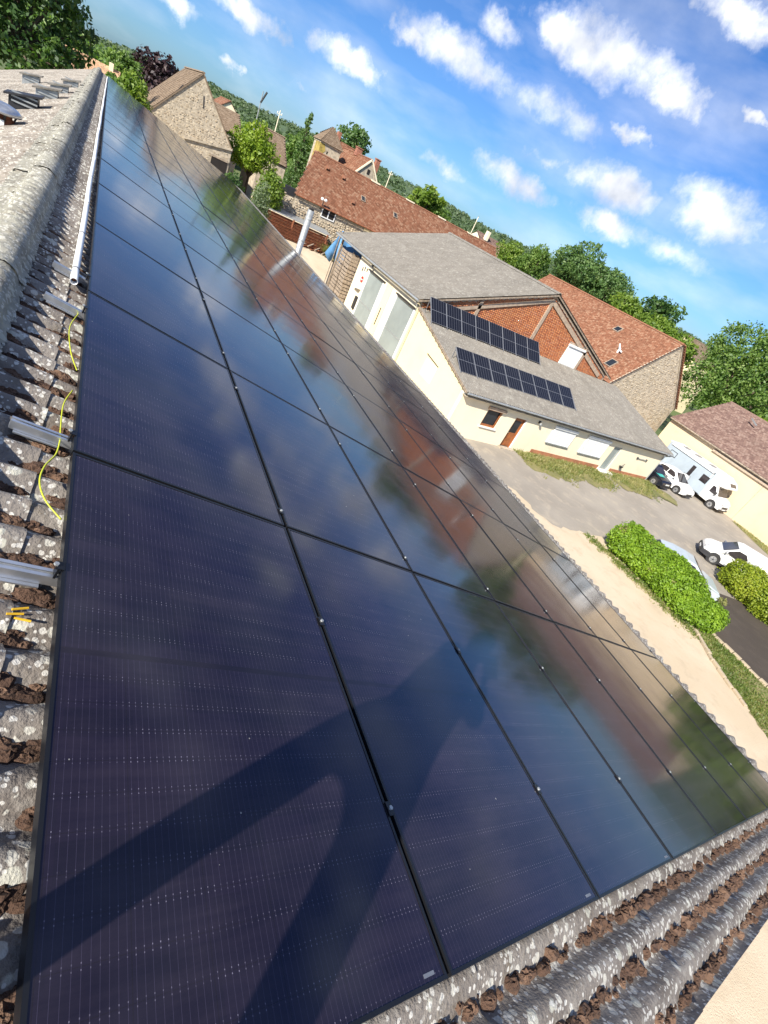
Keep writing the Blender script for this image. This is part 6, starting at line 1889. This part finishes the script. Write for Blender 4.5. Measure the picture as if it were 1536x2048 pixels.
def build_vehicles():
    _, c = build_car("parked_car", "black hatchback with teal sheet on its bonnet, against the end of the low wing", (20.45, -41.62, 0), (1, 0, 0), "car_black", L=3.9, W=1.66, Hc=1.46)
    o = MB().prism([c.P(.62, -.66, .905), c.P(.62, .1, .905), c.P(1.30, .2, 1.0), c.P(1.30, -.72, 1.0)], (0, 0, .012)).build("windscreen_cover", "teal")
    tag(o, "teal folded sheet lying on the bonnet of the black hatchback", "sheet")
    build_car("parked_car", "white hatchback parked between the black car and the motorhome", (19.75, -44.28, 0), (1, 0, 0), "paint_white", L=4.0, W=1.76, Hc=1.50)
    build_car("parked_car", "pale silver car half hidden behind the long hedge", (8.55, -29.3, 0), (1.8, 1.7, 0), "car_pale", L=4.1, W=1.76, Hc=1.45)
    # motorhome
    t = thing("motorhome", "white motorhome with overcab pod and grey side, beside the beige house", "motorhome", (22, -47.9, 0))
    W = 2.16
    c = Car(t, (18.30, -47.92, 0), (1, 0, 0), W)
    def wf(a, z): return W / 2
    c.loft("body", [(2.0, .42), (7.2, .42), (7.25, 1.2), (7.2, 2.72), (6.9, 2.80), (2.2, 2.80), (2.0, 2.7)], wf, "camper_grey", .06)
    def wp(a, z): return W / 2 * (1 - .28 * max(0, (1.4 - a) / .9) ** 2) + .004
    c.loft("overcab", [(.62, 2.10), (.55, 2.28), (.95, 2.62), (1.5, 2.80), (2.4, 2.83), (2.4, 1.92), (1.5, 1.94)], wp, "paint_white", .10)
    def wc(a, z): return (W / 2 - .12) * (1 - .14 * max(0, (.6 - a) / .6) ** 2)
    c.loft("cab", [(.04, .32), (0, .55), (.08, .90), (.40, 1.12), (.78, 1.2), (1.30, 1.98), (2.2, 1.98), (2.2, .40)], wc, "paint_white", .07)
    c.loft("roof_trim", [(1.6, 2.79), (7.26, 2.74), (7.26, 2.84), (1.6, 2.86)], lambda a, z: W / 2 + .02, "paint_white", .02)
    sg = -1 if (c.p.y < 0) else 1          # side that faces the yard (+y)
    sv = sg
    def sp(a, z, w=W / 2): return (a, sv * w, z)
    def rect(name, a0, a1, z0, z1, mat, fr=None):
        o = c.pane(name, [sp(a0, z0), sp(a1, z0), sp(a1, z1), sp(a0, z1)], mat, .006)
        if fr:
            mb = MB()
            for (x0, x1, y0, y1) in ((a0 - .05, a0, z0 - .05, z1 + .05), (a1, a1 + .05, z0 - .05, z1 + .05), (a0, a1, z0 - .05, z0), (a0, a1, z1, z1 + .05)):
                mb.prism([c.P(x0, sv * (W / 2 + .004), y0), c.P(x1, sv * (W / 2 + .004), y0), c.P(x1, sv * (W / 2 + .004), y1), c.P(x0, sv * (W / 2 + .004), y1)], c.p * sv * .02)
            mb.build("frame", fr, o)
        return o
    rect("window", 5.95, 6.6, 1.75, 2.15, "camper_grey", "dark")
    rect("window", 3.75, 4.1, 1.25, 2.2, "car_glass")
    rect("window", 2.25, 2.85, 1.50, 2.05, "car_glass", "dark")
    rect("hatch", 4.5, 5.3, .6, 1.05, "white", "silver")
    rect("door", 3.65, 4.25, .55, 1.2, "white", "silver")
    rect("stripe", 2.1, 7.1, .43, .5, "dark")
    MB().tube([c.P(2.2, sv * (W / 2 + .05), 2.62), c.P(6.9, sv * (W / 2 + .05), 2.62)], .065, 8).build("awning", "white", t)
    MB().tube([c.P(2.15, sv * (W / 2 + .05), 2.62), c.P(2.2, sv * (W / 2 + .05), 2.62)], .075, 8).build("awning_end", "dark", t)
    c.pane("side_window", [sp(.92, 1.22, W / 2 - .125), sp(1.62, 1.22, W / 2 - .125), sp(1.62, 1.80, W / 2 - .125), sp(1.34, 1.80, W / 2 - .125)], "car_glass", .012)
    c.pane("windscreen", [(.80, -.84, 1.24), (.80, .84, 1.24), (1.22, .78, 1.86), (1.22, -.78, 1.86)], "car_glass", .02)
    c.pane("pod_window", [(.66, -.55, 2.34), (.66, .55, 2.34), (.92, .5, 2.56), (.92, -.5, 2.56)], "car_glass", .04)
    for s_ in (-1, 1):
        c.pane("headlight", [(.10, s_ * .88, .80), (.03, s_ * .58, .78), (.14, s_ * .60, .94), (.30, s_ * .92, 1.0)], "silver", .012)
        for ax in (.80, 5.4): wheel(t, c.P(ax, s_ * (W / 2 - .10 if ax < 2 else W / 2 - .02), .35), .35, .24, c.p * s_)
        MB().tube([c.P(.80, s_ * (W / 2 - .4), .38), c.P(.80, s_ * (W / 2 - .115), .38)], .43, 18).build("wheel_arch", "dark", t)
        MB().bar(c.P(.95, s_ * (W / 2 - .05), 1.35), c.P(.92, s_ * (W / 2 + .18), 1.4), .1, .26).build("mirror", "dark", t, bevel=.02)
    MB().bar(c.P(-.015, -.5, .62), c.P(-.015, .5, .62), .03, .18).build("grille", "dark", t)
    MB().bar(c.P(.02, -.8, .36), c.P(.02, .8, .36), .06, .14).build("bumper_trim", "dark", t)
    MB().bar(c.P(-.022, -.26, .46), c.P(-.022, .26, .46), .02, .1).build("number_plate", "white", t)
    for a in (3.0, 4.6, 5.9): MB().prism([c.P(a, -.35, 2.81), c.P(a + .5, -.35, 2.81), c.P(a + .5, .35, 2.81), c.P(a, .35, 2.81)], (0, 0, .10)).build("roof_hatch", "silver", t, bevel=.02)
    # white van
    t = thing("delivery_van", "white van with dark bumper pulled up behind the round bush", "van", (12.0, -36.2, 0))
    W = 1.82
    c = Car(t, (12.75, -34.75, 0), (-.84, -.54, 0), W)
    def wv(a, z): return W / 2 * (1 - .15 * max(0, (.5 - a) / .5) ** 2) * (1 if z < 1.15 else 1 - .10 * (z - 1.15) / .7)
    c.loft("body", [(.06, .30), (0, .5), (.08, .78), (.35, .95), (.95, 1.08), (1.62, 1.72), (1.9, 1.80), (3.8, 1.82), (3.98, 1.6), (4.0, .35), (.5, .25)], wv, "paint_white", .08)
    c.loft("bumper", [(-.03, .28), (-.06, .46), (.0, .60), (.5, .60), (.62, .40), (.5, .24)], lambda a, z: W / 2 * (1 - .13 * max(0, (.5 - a) / .5) ** 2) + .02, "dark", .04)
    for s_ in (-1, 1):
        c.pane("window", [(1.02, s_ * W / 2, 1.12), (2.15, s_ * W / 2, 1.10), (2.3, s_ * W / 2 * .94, 1.38), (2.05, s_ * W / 2 * .92, 1.62), (1.6, s_ * W / 2 * .92, 1.60)], "car_glass", .012)
        for a_ in (1.0, 2.4, 3.7): MB().bar(c.P(a_, s_ * (W / 2 + .001), .42), c.P(a_, s_ * (W / 2 - .01), 1.08), .012, .014, up=c.d).build("door_seam", "dark", t)
        wheel(t, c.P(.86, s_ * (W / 2 + .005), .33), .33, .22, c.p * s_); wheel(t, c.P(3.2, s_ * (W / 2 + .005), .33), .33, .22, c.p * s_)
        for ax in (.86, 3.2): MB().tube([c.P(ax, s_ * (W / 2 - .3), .36), c.P(ax, s_ * (W / 2 - .006), .36)], .40, 18).build("wheel_arch", "dark", t)
        MB().bar(c.P(1.15, s_ * (W / 2), 1.16), c.P(1.12, s_ * (W / 2 + .18), 1.2), .12, .18).build("mirror", "silver", t, bevel=.02)
        c.pane("headlight", [(.14, s_ * .86 * W / 2, .70), (.06, s_ * .55 * W / 2, .70), (.22, s_ * .55 * W / 2, .86), (.48, s_ * .88 * W / 2, .94)], "silver", .02)
        MB().bar(c.P(.5, s_ * (W / 2 + .003), .30), c.P(3.9, s_ * (W / 2 + .003), .34), .02, .14).build("sill_trim", "dark", t)
        MB().bar(c.P(2.25, s_ * (W / 2 + .004), .95), c.P(2.45, s_ * (W / 2 + .004), .95), .03, .05).build("door_handle", "dark", t)
    c.pane("windscreen", [(.98, -.76, 1.12), (.98, .76, 1.12), (1.56, .70, 1.66), (1.56, -.70, 1.66)], "car_glass", .02)
    MB().bar(c.P(-.07, -.26, .48), c.P(-.07, .26, .48), .02, .1).build("number_plate", "white", t)


build_vehicles()


# ================================================================== THE PHOTOGRAPHER ON THE RIDGE (seen only as a shadow)
def build_person():
    zf = 8.22
    fx = 0.0
    J = {"pelvis": (-.16, .46, zf + .92, .15), "waist": (-.16, .46, zf + 1.08, .135), "chest": (-.15, .46, zf + 1.32, .165), "neck": (-.14, .45, zf + 1.49, .062), "head0": (-.13, .43, zf + 1.60, .085), "head": (-.12, .42, zf + 1.70, .095), "crown": (-.12, .42, zf + 1.79, .06),
         "hipL": (.00, .47, zf + .86, .105), "kneeL": (.08, .48, zf + .47, .075), "ankleL": (.12, .50, zf + .09, .05), "toeL": (.26, .47, zf + .04, .04),
         "hipR": (-.32, .46, zf + .86, .105), "kneeR": (-.44, .44, zf + .47, .075), "ankleR": (-.50, .44, zf + .09, .05), "toeR": (-.40, .36, zf + .04, .04),
         "shL": (.02, .40, zf + 1.41, .062), "elL": (.14, .22, zf + 1.20, .045), "wrL": (.06, .07, zf + 1.235, .032),
         "shR": (-.32, .50, zf + 1.41, .062), "elR": (-.32, .26, zf + 1.18, .045), "wrR": (-.14, .10, zf + 1.215, .032)}
    E_ = [("pelvis", "waist"), ("waist", "chest"), ("chest", "neck"), ("neck", "head0"), ("head0", "head"), ("head", "crown"), ("pelvis", "hipL"), ("hipL", "kneeL"), ("kneeL", "ankleL"), ("ankleL", "toeL"),
          ("pelvis", "hipR"), ("hipR", "kneeR"), ("kneeR", "ankleR"), ("ankleR", "toeR"), ("chest", "shL"), ("shL", "elL"), ("elL", "wrL"), ("chest", "shR"), ("shR", "elR"), ("elR", "wrR")]
    names = list(J)
    me = bpy.data.meshes.new("body"); me.from_pydata([J[n][:3] for n in names], [(names.index(a), names.index(b)) for a, b in E_], [])
    t = thing("person", "person in dark work clothes standing astride the ridge, taking the picture", "person", (-.16, .46, zf))
    o = link("body", me, "cloth", t)
    sk = o.modifiers.new("skin", 'SKIN'); sk.use_smooth_shade = True
    if not me.skin_vertices: 
        import bmesh
        bm = bmesh.new(); bm.from_mesh(me); bm.verts.layers.skin.verify(); bm.to_mesh(me); bm.free()
    for i, n in enumerate(names):
        sv = me.skin_vertices[0].data[i]; r = J[n][3]; sv.radius = (r, r); sv.use_root = (n == "pelvis")
    sb = o.modifiers.new("sub", 'SUBSURF'); sb.levels = 1; sb.render_levels = 2
    # hands: palm and five bent fingers each, closed on the phone
    for nm, wr, dirx in (("hand", Vector(J["wrL"][:3]), -1), ("hand", Vector(J["wrR"][:3]), 1)):
        tip = Vector((0.035 * (1 if dirx < 0 else -1.9), 0.045, 9.5 - .03))
        d = (tip - wr).normalized(); a = d.cross(Vector((0, 0, 1))).normalized(); up = a.cross(d)
        V = [wr, wr + d * .05]; Ed = [(0, 1)]; R = [.028, .03]
        for k in range(4):
            b0 = wr + d * .075 + up * (.03 - .02 * k)
            ln = (.062, .07, .066, .052)[k]
            p1 = b0 + d * ln * .5; p2 = p1 + (d * .35 - a * dirx * .4).normalized() * ln * .35; p3 = p2 + (-a * dirx) * ln * .25
            i = len(V); V += [b0, p1, p2, p3]; R += [.011, .009, .0085, .007]; Ed += [(1, i), (i, i + 1), (i + 1, i + 2), (i + 2, i + 3)]
        i = len(V); V += [wr + d * .04 + up * .035, wr + d * .075 + up * .055]; R += [.013, .010]; Ed += [(1, i), (i, i + 1)]
        hm = bpy.data.meshes.new("hand"); hm.from_pydata(V, Ed, [])
        h = link("hand", hm, "skin", t)
        h.modifiers.new("skin", 'SKIN')
        if not hm.skin_vertices:
            import bmesh
            bm = bmesh.new(); bm.from_mesh(hm); bm.verts.layers.skin.verify(); bm.to_mesh(hm); bm.free()
        for q in range(len(V)):
            hm.skin_vertices[0].data[q].radius = (R[q], R[q]); hm.skin_vertices[0].data[q].use_root = (q == 0)
        sb = h.modifiers.new("sub", 'SUBSURF'); sb.levels = 1; sb.render_levels = 1
    # phone: a slab just behind the lens
    fwd = Vector((RW[0][2], RW[1][2], RW[2][2])); rt = Vector((RW[0][0], RW[1][0], RW[2][0])); upv = Vector((-RW[0][1], -RW[1][1], -RW[2][1]))
    c = Vector((0, 0, H)) - fwd * .02 - upv * .05 + rt * .02
    q = [c - rt * .037 - upv * .077, c + rt * .037 - upv * .077, c + rt * .037 + upv * .077, c - rt * .037 + upv * .077]
    ph = thing("smartphone", "dark smartphone held out in both hands over the panels", "phone", c)
    MB().prism(q, -fwd * .008).build("case", "dark", ph, bevel=.002)
    MB().prism([p - fwd * .0085 for p in q], -fwd * .0008).build("screen", "window", ph)


build_person()
